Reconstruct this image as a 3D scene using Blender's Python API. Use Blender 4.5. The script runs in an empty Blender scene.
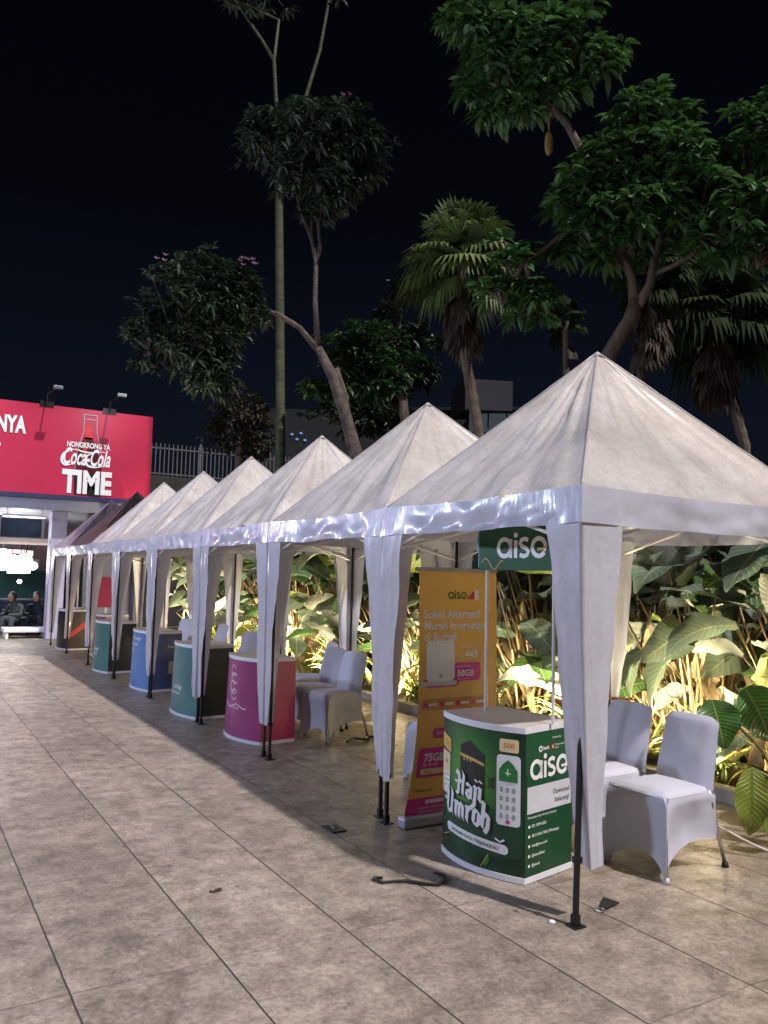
import bpy, math, random
import numpy as np
from mathutils import Vector, Matrix, noise
rnd = random.Random(7)
R = math.radians
scene = bpy.context.scene
COL = scene.collection

# ------------------------------------------------------------------ camera
F = 819.6
CAM_R = np.array([[0.8580, -0.0600, -0.5110], [-0.5140, -0.0560, -0.8560], [0.0230, 0.9970, -0.0790]])
u_, s_, vt_ = np.linalg.svd(CAM_R)
CAM_R = u_ @ vt_
CAM_C = np.array([0, 0, 1.6])
cam_d = bpy.data.cameras.new('camera')
cam = bpy.data.objects.new('camera', cam_d)
COL.objects.link(cam)
M4 = Matrix.Identity(4)
for i in range(3):
    for j in range(3):
        M4[i][j] = CAM_R[i, j]
M4.translation = Vector(CAM_C)
cam.matrix_world = M4
cam_d.sensor_fit = 'VERTICAL'
cam_d.sensor_height = 24
cam_d.lens = F / 1024 * 24
cam_d.clip_start = 0.05
cam_d.clip_end = 1000
scene.camera = cam

def ray(px, py):
    return CAM_R @ np.array([px - 384, -(py - 512), -F])
def at_dist(px, py, D):
    """point seen in direction (px,py) at horizontal distance D"""
    d = ray(px, py); d = d / math.hypot(d[0], d[1])
    return Vector(CAM_C + d * D)
def at_Y(px, py, Y):
    d = ray(px, py); return Vector(CAM_C + d * Y / d[1])

# ------------------------------------------------------------------ tagging
def tag(o, label=None, cat=None, group=None, kind=None):
    if label: o['label'] = label
    if cat: o['category'] = cat
    if group: o['group'] = group
    if kind: o['kind'] = kind
    return o
def empty(name, loc=(0, 0, 0), rz=0):
    o = bpy.data.objects.new(name, None)
    o.empty_display_size = 0.1
    o.location = loc; o.rotation_euler = (0, 0, rz)
    COL.objects.link(o)
    return o
def copy_tree(o, parent=None):
    c = o.copy(); COL.objects.link(c)
    if parent is not None: c.parent = parent
    for ch in list(o.children): copy_tree(ch, c)
    return c

# ------------------------------------------------------------------ mesh builder
class MB:
    def __init__(s): s.v = []; s.f = []; s.m = []; s.uv = {}
    def add(s, vs, fs, mi=0, uv=None):
        b = len(s.v)
        if uv: s.uv[b] = uv
        s.v.extend([tuple(p) for p in vs])
        for f in fs: s.f.append(tuple(b + i for i in f)); s.m.append(mi)
    def box(s, c, d, mi=0, rz=0, ry=0, rx=0):
        hx, hy, hz = d[0] / 2, d[1] / 2, d[2] / 2
        mt = Matrix.Rotation(rz, 3, 'Z') @ Matrix.Rotation(ry, 3, 'Y') @ Matrix.Rotation(rx, 3, 'X')
        vs = [mt @ Vector((x, y, z)) + Vector(c) for x in (-hx, hx) for y in (-hy, hy) for z in (-hz, hz)]
        s.add(vs, [(0, 1, 3, 2), (4, 6, 7, 5), (0, 4, 5, 1), (2, 3, 7, 6), (0, 2, 6, 4), (1, 5, 7, 3)], mi)
    def bbox(s, x0, x1, y0, y1, z0, z1, mi=0):
        s.box(((x0+x1)/2, (y0+y1)/2, (z0+z1)/2), (x1-x0, y1-y0, z1-z0), mi)
    def tube(s, pts, rad, n=8, mi=0, cap=True):
        pts = [Vector(p) for p in pts]
        if not isinstance(rad, (list, tuple)): rad = [rad] * len(pts)
        rings = []
        t0 = (pts[1] - pts[0]).normalized()
        ref = Vector((0, 0, 1)) if abs(t0.z) < .9 else Vector((1, 0, 0))
        nrm = t0.cross(ref).normalized()
        vs = []
        for i, p in enumerate(pts):
            if i == 0: t = pts[1] - pts[0]
            elif i == len(pts) - 1: t = pts[-1] - pts[-2]
            else: t = pts[i + 1] - pts[i - 1]
            t.normalize()
            nrm = (nrm - t * nrm.dot(t)).normalized()
            bn = t.cross(nrm)
            for k in range(n):
                a = 2 * math.pi * k / n
                vs.append(p + (nrm * math.cos(a) + bn * math.sin(a)) * rad[i])
        fs = []
        for i in range(len(pts) - 1):
            for k in range(n):
                k2 = (k + 1) % n
                fs.append((i*n+k, i*n+k2, (i+1)*n+k2, (i+1)*n+k))
        if cap:
            fs.append(tuple(range(n))[::-1]); fs.append(tuple((len(pts)-1)*n + k for k in range(n)))
        s.add(vs, fs, mi)
    def grid(s, fn, nu, nv, mi=0, closed_u=False):
        vs = []
        for j in range(nv + 1):
            for i in range(nu + (0 if closed_u else 1)):
                vs.append(fn(i / nu, j / nv))
        w = nu if closed_u else nu + 1
        fs = []
        for j in range(nv):
            for i in range(nu):
                i2 = (i + 1) % w
                fs.append((j*w+i, j*w+i2, (j+1)*w+i2, (j+1)*w+i))
        s.add(vs, fs, mi)
    def ball(s, c, r, mi=0, nu=12, nv=8):
        if not isinstance(r, (tuple, list)): r = (r, r, r)
        s.grid(lambda u, v: (c[0] + r[0]*math.cos(2*math.pi*u)*math.sin(math.pi*v), c[1] + r[1]*math.sin(2*math.pi*u)*math.sin(math.pi*v), c[2] - r[2]*math.cos(math.pi*v)), nu, nv, mi, True)
    def build(s, name, mats, parent=None, smooth=False, loc=None, bevel=0, solid=0):
        me = bpy.data.meshes.new(name)
        me.from_pydata(s.v, [], s.f)
        if not isinstance(mats, (list, tuple)): mats = [mats]
        for m in mats: me.materials.append(m)
        if len(mats) > 1: me.polygons.foreach_set('material_index', s.m)
        if smooth: me.polygons.foreach_set('use_smooth', [True] * len(me.polygons))
        if s.uv:
            at_ = me.attributes.new('leafuv', 'FLOAT_VECTOR', 'POINT'); arr = np.zeros((len(s.v), 3), dtype=np.float32)
            for b_, uv_ in s.uv.items(): arr[b_:b_ + len(uv_)] = uv_
            at_.data.foreach_set('vector', arr.ravel())
        me.update()
        o = bpy.data.objects.new(name, me)
        COL.objects.link(o)
        if parent is not None: o.parent = parent
        if loc: o.location = loc
        if bevel:
            b = o.modifiers.new('bevel', 'BEVEL'); b.width = bevel; b.segments = 2; b.limit_method = 'ANGLE'
        if solid:
            b = o.modifiers.new('solid', 'SOLIDIFY'); b.thickness = solid; b.offset = 0
        return o

# ------------------------------------------------------------------ materials
def new_mat(name):
    m = bpy.data.materials.new(name); m.use_nodes = True
    nt = m.node_tree; b = nt.nodes['Principled BSDF']
    return m, nt, b
def rgb(c): return (c[0], c[1], c[2], 1)
def pmat(name, c, rough=.6, metal=0, var=.12, scale=6, bump=0, bscale=40, emis=None, estr=1, spec=.5, trans=0, coat=0, stretch=(1,1,1)):
    """noise-varied principled material"""
    m, nt, b = new_mat(name)
    N, L = nt.nodes, nt.links
    tc = N.new('ShaderNodeTexCoord'); mp = N.new('ShaderNodeMapping'); mp.inputs['Scale'].default_value = stretch
    L.new(tc.outputs['Object'], mp.inputs['Vector'])
    nz = N.new('ShaderNodeTexNoise'); nz.inputs['Scale'].default_value = scale; nz.inputs['Detail'].default_value = 5
    L.new(mp.outputs['Vector'], nz.inputs['Vector'])
    cr = N.new('ShaderNodeValToRGB')
    cr.color_ramp.elements[0].position = .3; cr.color_ramp.elements[1].position = .7
    cr.color_ramp.elements[0].color = rgb([x * (1 - var) for x in c]); cr.color_ramp.elements[1].color = rgb([min(1, x * (1 + var)) for x in c])
    L.new(nz.outputs['Fac'], cr.inputs['Fac']); L.new(cr.outputs['Color'], b.inputs['Base Color'])
    b.inputs['Roughness'].default_value = rough; b.inputs['Metallic'].default_value = metal
    b.inputs['Specular IOR Level'].default_value = spec
    b.inputs['Coat Weight'].default_value = coat
    if bump:
        n2 = N.new('ShaderNodeTexNoise'); n2.inputs['Scale'].default_value = bscale; n2.inputs['Detail'].default_value = 4
        L.new(mp.outputs['Vector'], n2.inputs['Vector'])
        bp = N.new('ShaderNodeBump'); bp.inputs['Strength'].default_value = bump; bp.inputs['Distance'].default_value = .02
        L.new(n2.outputs['Fac'], bp.inputs['Height']); L.new(bp.outputs['Normal'], b.inputs['Normal'])
    if emis:
        b.inputs['Emission Color'].default_value = rgb(emis); b.inputs['Emission Strength'].default_value = estr
    if trans:
        out = N['Material Output']; mix = N.new('ShaderNodeMixShader'); tr = N.new('ShaderNodeBsdfTranslucent')
        L.new(cr.outputs['Color'], tr.inputs['Color']); mix.inputs['Fac'].default_value = trans
        L.new(b.outputs['BSDF'], mix.inputs[1]); L.new(tr.outputs['BSDF'], mix.inputs[2]); L.new(mix.outputs['Shader'], out.inputs['Surface'])
    return m
def leaf_mat(name, c1, c2, under=None, rough=.45, trans=.2, spec=.5):
    m, nt, b = new_mat(name)
    N, L = nt.nodes, nt.links
    ge = N.new('ShaderNodeNewGeometry'); cr = N.new('ShaderNodeValToRGB')
    cr.color_ramp.elements[0].color = rgb(c1); cr.color_ramp.elements[1].color = rgb(c2)
    L.new(ge.outputs['Random Per Island'], cr.inputs['Fac'])
    col = cr.outputs['Color']
    if under:
        tc = N.new('ShaderNodeTexCoord'); nz = N.new('ShaderNodeTexNoise'); nz.inputs['Scale'].default_value = 5
        L.new(tc.outputs['Object'], nz.inputs['Vector'])
        uc = N.new('ShaderNodeValToRGB'); uc.color_ramp.elements[0].color = rgb([x*.8 for x in under]); uc.color_ramp.elements[1].color = rgb([x*1.2 for x in under])
        L.new(nz.outputs['Fac'], uc.inputs['Fac'])
        mx = N.new('ShaderNodeMix'); mx.data_type = 'RGBA'
        L.new(ge.outputs['Backfacing'], mx.inputs['Factor']); L.new(col, mx.inputs[6]); L.new(uc.outputs['Color'], mx.inputs[7]); col = mx.outputs[2]
    if under:
        # lateral veins and a midrib, from the leaf's own length/width coordinates, plus age spots
        at_ = N.new('ShaderNodeAttribute'); at_.attribute_name = 'leafuv'; sx_ = N.new('ShaderNodeSeparateXYZ'); L.new(at_.outputs['Vector'], sx_.inputs[0])
        def mm(op, a, b2):
            n = N.new('ShaderNodeMath'); n.operation = op
            for i, x in enumerate((a, b2)):
                if isinstance(x, (int, float)): n.inputs[i].default_value = x
                else: L.new(x, n.inputs[i])
            return n.outputs[0]
        ph = mm('MULTIPLY', mm('SUBTRACT', sx_.outputs['X'], mm('MULTIPLY', sx_.outputs['Y'], .16)), 14)
        ve = mm('POWER', mm('ABSOLUTE', mm('SINE', mm('MULTIPLY', ph, 3.1416), 0), 0), 14)
        mid = mm('LESS_THAN', sx_.outputs['Y'], .05)
        vein = mm('MAXIMUM', mm('MULTIPLY', ve, .35), mm('MULTIPLY', mid, .8))
        m5 = N.new('ShaderNodeMix'); m5.data_type = 'RGBA'; L.new(vein, m5.inputs['Factor']); L.new(col, m5.inputs[6]); m5.inputs[7].default_value = (.34, .36, .22, 1)
        t2 = N.new('ShaderNodeTexCoord'); n6 = N.new('ShaderNodeTexNoise'); n6.inputs['Scale'].default_value = 9; n6.inputs['Detail'].default_value = 6; L.new(t2.outputs['Object'], n6.inputs['Vector'])
        c6 = N.new('ShaderNodeValToRGB'); c6.color_ramp.elements[0].position = .62; c6.color_ramp.elements[0].color = (0, 0, 0, 1); c6.color_ramp.elements[1].position = .72; c6.color_ramp.elements[1].color = (1, 1, 1, 1); L.new(n6.outputs['Fac'], c6.inputs['Fac'])
        m6 = N.new('ShaderNodeMix'); m6.data_type = 'RGBA'; L.new(mm('MULTIPLY', c6.outputs['Color'], .7), m6.inputs['Factor']); L.new(m5.outputs[2], m6.inputs[6]); m6.inputs[7].default_value = (.20, .13, .05, 1)
        col = m6.outputs[2]
        bp = N.new('ShaderNodeBump'); bp.inputs['Strength'].default_value = .5; bp.inputs['Distance'].default_value = .006; L.new(ve, bp.inputs['Height']); L.new(bp.outputs['Normal'], b.inputs['Normal'])
    L.new(col, b.inputs['Base Color']); b.inputs['Roughness'].default_value = rough
    b.inputs['Specular IOR Level'].default_value = spec
    out = N['Material Output']; mix = N.new('ShaderNodeMixShader'); tr = N.new('ShaderNodeBsdfTranslucent')
    L.new(col, tr.inputs['Color']); mix.inputs['Fac'].default_value = trans
    L.new(b.outputs['BSDF'], mix.inputs[1]); L.new(tr.outputs['BSDF'], mix.inputs[2]); L.new(mix.outputs['Shader'], out.inputs['Surface'])
    return m

def cloth_mat(name, c, grime, rough, bump, bscale, trans, gl=0.0, dirt_amt=.5, wr=0, vst=1.0):
    """PVC tent cloth: pale base with dusty stains, small creases"""
    m, nt, b = new_mat(name)
    N, L = nt.nodes, nt.links
    tc = N.new('ShaderNodeTexCoord'); oi = N.new('ShaderNodeObjectInfo')
    ad = N.new('ShaderNodeVectorMath'); ad.operation = 'ADD'
    sc = N.new('ShaderNodeVectorMath'); sc.operation = 'SCALE'; sc.inputs['Scale'].default_value = 37
    cmb = N.new('ShaderNodeCombineXYZ')
    L.new(oi.outputs['Random'], cmb.inputs[0]); L.new(oi.outputs['Random'], cmb.inputs[1])
    L.new(cmb.outputs[0], sc.inputs[0]); L.new(tc.outputs['Object'], ad.inputs[0]); L.new(sc.outputs[0], ad.inputs[1])
    v = ad.outputs[0]
    n1 = N.new('ShaderNodeTexNoise'); n1.inputs['Scale'].default_value = 2.3; n1.inputs['Detail'].default_value = 7; n1.inputs['Roughness'].default_value = .65; L.new(v, n1.inputs['Vector'])
    cr = N.new('ShaderNodeValToRGB'); cr.color_ramp.elements[0].position = .38; cr.color_ramp.elements[1].position = .72
    cr.color_ramp.elements[0].color = rgb(c); cr.color_ramp.elements[1].color = rgb(grime)
    L.new(n1.outputs['Fac'], cr.inputs['Fac'])
    n3 = N.new('ShaderNodeTexNoise'); n3.inputs['Scale'].default_value = 30; n3.inputs['Detail'].default_value = 3; L.new(v, n3.inputs['Vector'])
    c3 = N.new('ShaderNodeValToRGB'); c3.color_ramp.elements[0].position = .35; c3.color_ramp.elements[1].position = .6
    c3.color_ramp.elements[0].color = (1-dirt_amt*.35,)*3 + (1,); c3.color_ramp.elements[1].color = (1, 1, 1, 1)
    L.new(n3.outputs['Fac'], c3.inputs['Fac'])
    mx = N.new('ShaderNodeMix'); mx.data_type = 'RGBA'; mx.blend_type = 'MULTIPLY'; mx.inputs['Factor'].default_value = 1
    L.new(cr.outputs['Color'], mx.inputs[6]); L.new(c3.outputs['Color'], mx.inputs[7])
    L.new(mx.outputs[2], b.inputs['Base Color'])
    b.inputs['Roughness'].default_value = rough; b.inputs['Coat Weight'].default_value = gl; b.inputs['Coat Roughness'].default_value = .12
    n2 = N.new('ShaderNodeTexNoise'); n2.inputs['Scale'].default_value = bscale; n2.inputs['Detail'].default_value = 3; n2.inputs['Distortion'].default_value = wr
    mp = N.new('ShaderNodeMapping'); mp.inputs['Scale'].default_value = (1, 1, vst); L.new(v, mp.inputs['Vector']); L.new(mp.outputs['Vector'], n2.inputs['Vector'])
    bp = N.new('ShaderNodeBump'); bp.inputs['Strength'].default_value = bump; bp.inputs['Distance'].default_value = .03
    L.new(n2.outputs['Fac'], bp.inputs['Height']); L.new(bp.outputs['Normal'], b.inputs['Normal']); L.new(bp.outputs['Normal'], b.inputs['Coat Normal'])
    out = N['Material Output']; mix = N.new('ShaderNodeMixShader'); tr = N.new('ShaderNodeBsdfTranslucent')
    L.new(mx.outputs[2], tr.inputs['Color']); mix.inputs['Fac'].default_value = trans
    L.new(b.outputs['BSDF'], mix.inputs[1]); L.new(tr.outputs['BSDF'], mix.inputs[2]); L.new(mix.outputs['Shader'], out.inputs['Surface'])
    return m

def grad_mat(name, stops, centre=(0, 0, 0), scale=(1, 1, 1), kind='SPHERICAL', rot=(0, 0, 0), rough=.35):
    """a printed colour blend (artwork)"""
    m, nt, b = new_mat(name)
    N, L = nt.nodes, nt.links
    tc = N.new('ShaderNodeTexCoord'); mp = N.new('ShaderNodeMapping'); mp.vector_type = 'POINT'
    mp.inputs['Location'].default_value = [-centre[i] * scale[i] for i in range(3)]; mp.inputs['Scale'].default_value = scale; mp.inputs['Rotation'].default_value = rot
    g = N.new('ShaderNodeTexGradient'); g.gradient_type = kind
    L.new(tc.outputs['Object'], mp.inputs['Vector']); L.new(mp.outputs['Vector'], g.inputs['Vector'])
    cr = N.new('ShaderNodeValToRGB')
    while len(cr.color_ramp.elements) < len(stops): cr.color_ramp.elements.new(.5)
    for e, (p, c) in zip(cr.color_ramp.elements, stops): e.position = p; e.color = rgb(c)
    L.new(g.outputs['Fac'], cr.inputs['Fac']); L.new(cr.outputs['Color'], b.inputs['Base Color'])
    b.inputs['Roughness'].default_value = rough
    return m

M = {}
M['black_metal'] = pmat('black_metal', (.012, .012, .014), .4, .3, .3, 20)
M['steel'] = pmat('steel', (.5, .48, .45), .3, 1, .1, 20)
M['white_metal'] = pmat('white_metal', (.7, .68, .66), .35, 0, .08, 8)
M['roof'] = cloth_mat('roof_cloth', (.68, .635, .635), (.47, .43, .42), .38, .12, 4.0, .14, .18, .34, .6)
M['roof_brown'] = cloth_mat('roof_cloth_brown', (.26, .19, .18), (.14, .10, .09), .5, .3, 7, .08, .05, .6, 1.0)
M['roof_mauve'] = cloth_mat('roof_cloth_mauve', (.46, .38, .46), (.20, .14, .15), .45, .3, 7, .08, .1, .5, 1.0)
M['valance'] = cloth_mat('valance_pvc', (.60, .61, .72), (.51, .51, .60), .30, .16, 9, .18, .42, .14, .5, .30)
M['curtain'] = cloth_mat('curtain_cloth', (.68, .675, .78), (.60, .59, .67), .30, .24, 9, .24, .55, .2, .5, .28)
M['spandex'] = pmat('spandex', (.60, .60, .70), .62, 0, .05, 4, .1, 6, trans=.12)
M['countertop'] = pmat('countertop', (.52, .46, .42), .38, 0, .08, 3)
M['white_trim'] = pmat('white_trim', (.72, .72, .76), .4, 0, .05, 6)
M['ink_white'] = pmat('ink_white', (.8, .8, .8), .45, 0, .03)
M['ink_black'] = pmat('ink_black', (.012, .012, .012), .4, 0, .1)
M['ink_gold'] = pmat('ink_gold', (.62, .42, .12), .4, 0, .1)
M['ink_green'] = pmat('ink_green', (.02, .19, .035), .4, 0, .1)
M['ink_lime'] = pmat('ink_lime', (.15, .42, .05), .4, 0, .1)
M['ink_dgreen'] = pmat('ink_dgreen', (.006, .055, .02), .4, 0, .1)
M['ink_pink'] = pmat('ink_pink', (.62, .03, .30), .4, 0, .06)
M['ink_cream'] = pmat('ink_cream', (.75, .62, .36), .4, 0, .06)
M['ink_red'] = pmat('ink_red', (.62, .02, .03), .4, 0, .06)
M['ink_grey'] = pmat('ink_grey', (.35, .35, .38), .4, 0, .06)
M['ink_lgrey'] = pmat('ink_lgrey', (.58, .58, .63), .4, 0, .06)
M['ink_blue'] = pmat('ink_blue', (.05, .12, .4), .4, 0, .06)
M['ink_orange'] = pmat('ink_orange', (.62, .26, .03), .45, 0, .06)
M['rubber'] = pmat('rubber', (.015, .015, .015), .6, 0, .3)

# ------------------------------------------------------------------ artwork helpers
def text_geo(s, size, align='LEFT', shear=0, bold=0, space=1.0, res=3):
    cu = bpy.data.curves.new('lettering_curve', 'FONT')
    cu.body = s; cu.size = size; cu.align_x = align; cu.shear = shear; cu.offset = bold; cu.space_character = space
    cu.resolution_u = res
    ob = bpy.data.objects.new('lettering_tmp', cu); COL.objects.link(ob)
    bpy.context.view_layer.update()
    dg = bpy.context.evaluated_depsgraph_get()
    me = bpy.data.meshes.new_from_object(ob.evaluated_get(dg))
    vs = [(v.co.x, v.co.y) for v in me.vertices]; fs = [tuple(p.vertices) for p in me.polygons]
    bpy.data.objects.remove(ob); bpy.data.curves.remove(cu); bpy.data.meshes.remove(me)
    return vs, fs
class Art:
    """flat artwork in (u,v); mapped on a surface by fn(u,v,layer)->xyz"""
    def __init__(s, fn, step=.0009): s.mb = MB(); s.fn = fn; s.mats = []; s.step = step
    def mi(s, m):
        if m not in s.mats: s.mats.append(m)
        return s.mats.index(m)
    def put(s, vs, fs, m, layer):
        s.mb.add([s.fn(a, b, .002 + layer * s.step) for a, b in vs], fs, s.mi(m))
    def text(s, t, u, v, size, m, layer=3, align='LEFT', shear=0, bold=0, rot=0, sx=1, curve=None, space=1.0):
        vs, fs = text_geo(t, size, align, shear, bold * size, space)
        ca, sa = math.cos(rot), math.sin(rot)
        out = []
        for a, b in vs:
            a *= sx
            if curve: b += curve(a)
            out.append((u + a * ca - b * sa, v + a * sa + b * ca))
        s.put(out, fs, m, layer)
    def rect(s, u0, v0, u1, v1, m, layer=1, r=0, n=8, skew=0):
        nv = max(1, n)
        if r <= 0:
            vs = []; fs = []
            for j in range(2):
                for i in range(n + 1):
                    u = u0 + (u1 - u0) * i / n
                    vs.append((u, (v0 if j == 0 else v1) + skew * (u - u0)))
            for i in range(n): fs.append((i, i + 1, n + 2 + i, n + 1 + i))
            s.put(vs, fs, m, layer)
        else:
            # rounded: strips with top and bottom following the corner circles
            us = sorted(set([u0 + (u1 - u0) * i / n for i in range(n + 1)] + [u0 + r * (1 - math.cos(k * math.pi / 12)) for k in range(7)] + [u1 - r * (1 - math.cos(k * math.pi / 12)) for k in range(7)]))
            vs = []; fs = []
            for u in us:
                d = 0
                if u < u0 + r: d = r - math.sqrt(max(0, r * r - (u0 + r - u) ** 2))
                elif u > u1 - r: d = r - math.sqrt(max(0, r * r - (u - u1 + r) ** 2))
                vs += [(u, v0 + d + skew * (u - u0)), (u, v1 - d + skew * (u - u0))]
            for i in range(len(us) - 1): fs.append((2*i, 2*i+2, 2*i+3, 2*i+1))
            s.put(vs, fs, m, layer)
    def poly(s, pts, m, layer=1): s.put(pts, [tuple(range(len(pts)))], m, layer)
    def stroke(s, pts, w, m, layer=3, taper=None):
        vs = []; fs = []
        n = len(pts)
        for i, p in enumerate(pts):
            a = pts[max(0, i - 1)]; b = pts[min(n - 1, i + 1)]
            dx, dy = b[0] - a[0], b[1] - a[1]; l = math.hypot(dx, dy) or 1
            ww = w if taper is None else w * taper(i / (n - 1))
            vs += [(p[0] - dy / l * ww / 2, p[1] + dx / l * ww / 2), (p[0] + dy / l * ww / 2, p[1] - dx / l * ww / 2)]
        for i in range(n - 1): fs.append((2*i, 2*i+1, 2*i+3, 2*i+2))
        s.put(vs, fs, m, layer)
    def arc(s, cu, cv, r, a0, a1, w, m, layer=3, n=20, ry=None):
        ry = ry or r
        s.stroke([(cu + r * math.cos(R(a0 + (a1 - a0) * i / n)), cv + ry * math.sin(R(a0 + (a1 - a0) * i / n))) for i in range(n + 1)], w, m, layer)
    def disc(s, cu, cv, r, m, layer=2, ry=None, n=20):
        ry = ry or r
        s.put([(cu + r * math.cos(2*math.pi*i/n), cv + ry * math.sin(2*math.pi*i/n)) for i in range(n)], [tuple(range(n))], m, layer)
    def build(s, name, parent): return s.mb.build(name, s.mats, parent)

def logo_aiso(A, u, v, h, m, layer=3, tick=None):
    """the rounded four-letter mark: a, i, s and a cut ring with a leaf tick"""
    r = h * .40; w = h * .21; y = v + r + w * .1
    A.arc(u + r, y, r, 0, 360, w, m, layer, 24)
    A.stroke([(u + 2 * r, y + r * 1.0), (u + 2 * r, y - r - w * .4)], w, m, layer)
    x = u + 2 * r + w * 1.55
    A.stroke([(x, y + r * .85), (x, y - r - w * .4)], w, m, layer)
    A.disc(x, y + r * 1.45, w * .62, m, layer)
    x += w * 1.1 + r * .75
    A.stroke([(x + r * .65, y + r * .82), (x + r*.1, y + r * 1.02), (x - r * .45, y + r * .85), (x - r * .62, y + r * .5), (x - r*.35, y + r * .15), (x + r*.35, y - r*.12), (x + r * .68, y - r * .45), (x + r * .5, y - r * .85), (x, y - r * 1.03), (x - r * .68, y - r * .86)], w * .95, m, layer)
    x += r * .75 + w * 1.0 + r
    A.arc(x, y, r, 35, 325, w, m, layer, 24)
    A.arc(x + r*.1, y + r*.15, r * .85, -40, 45, w*.9, m, layer, 10)
    A.stroke([(x - r*.2, y - r * .2), (x + r * .75, y - r * .15), (x + r * 1.35, y + r * .25)], w * .7, tick or m, layer + 1, lambda t: 1 - .6 * t)
    return x + r

# ================================================================== LIGHT + SKY
w = bpy.data.worlds.new('World'); scene.world = w; w.use_nodes = True
N, L = w.node_tree.nodes, w.node_tree.links
bg = N['Background']
tc = N.new('ShaderNodeTexCoord'); sp = N.new('ShaderNodeSeparateXYZ'); L.new(tc.outputs['Generated'], sp.inputs[0])
cr = N.new('ShaderNodeValToRGB'); L.new(sp.outputs['Z'], cr.inputs['Fac'])
els = cr.color_ramp.elements
els[0].position = 0; els[0].color = (.0040, .0062, .0130, 1)
els[1].position = .75; els[1].color = (.0006, .0006, .0010, 1)
e = els.new(.22); e.color = (.0026, .0036, .0076, 1)
e = els.new(.42); e.color = (.0010, .0012, .0024, 1)
sk = N.new('ShaderNodeTexSky'); sk.sky_type = 'NISHITA'; sk.sun_disc = False
sk.sun_elevation = R(54); sk.sun_rotation = R(198)
mixn = N.new('ShaderNodeMix'); mixn.data_type = 'RGBA'; mixn.blend_type = 'ADD'; mixn.inputs['Factor'].default_value = .0001
L.new(cr.outputs['Color'], mixn.inputs[6]); L.new(sk.outputs['Color'], mixn.inputs[7]); L.new(mixn.outputs[2], bg.inputs['Color'])
bg.inputs['Strength'].default_value = 1.0

sd = bpy.data.lights.new('floodlight_key', 'SUN'); sd.energy = 3.3; sd.angle = R(1.6); sd.color = (1, .945, .925)
so = bpy.data.objects.new('floodlight_key', sd); COL.objects.link(so)
so.rotation_euler = Vector((-.42, 1.2, -1.86)).to_track_quat('-Z', 'Y').to_euler()

def point_light(name, loc, power, color, radius=.08):
    d = bpy.data.lights.new(name, 'POINT'); d.energy = power; d.color = color; d.shadow_soft_size = radius
    o = bpy.data.objects.new(name, d); o.location = loc; COL.objects.link(o); return o
def spot_light(name, loc, target, power, color, ang=100, radius=.05, blend=.6):
    d = bpy.data.lights.new(name, 'SPOT'); d.energy = power; d.color = color; d.spot_size = R(ang); d.shadow_soft_size = radius; d.spot_blend = blend
    o = bpy.data.objects.new(name, d); o.location = loc; COL.objects.link(o)
    o.rotation_euler = (Vector(target) - Vector(loc)).to_track_quat('-Z', 'Y').to_euler(); return o

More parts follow.
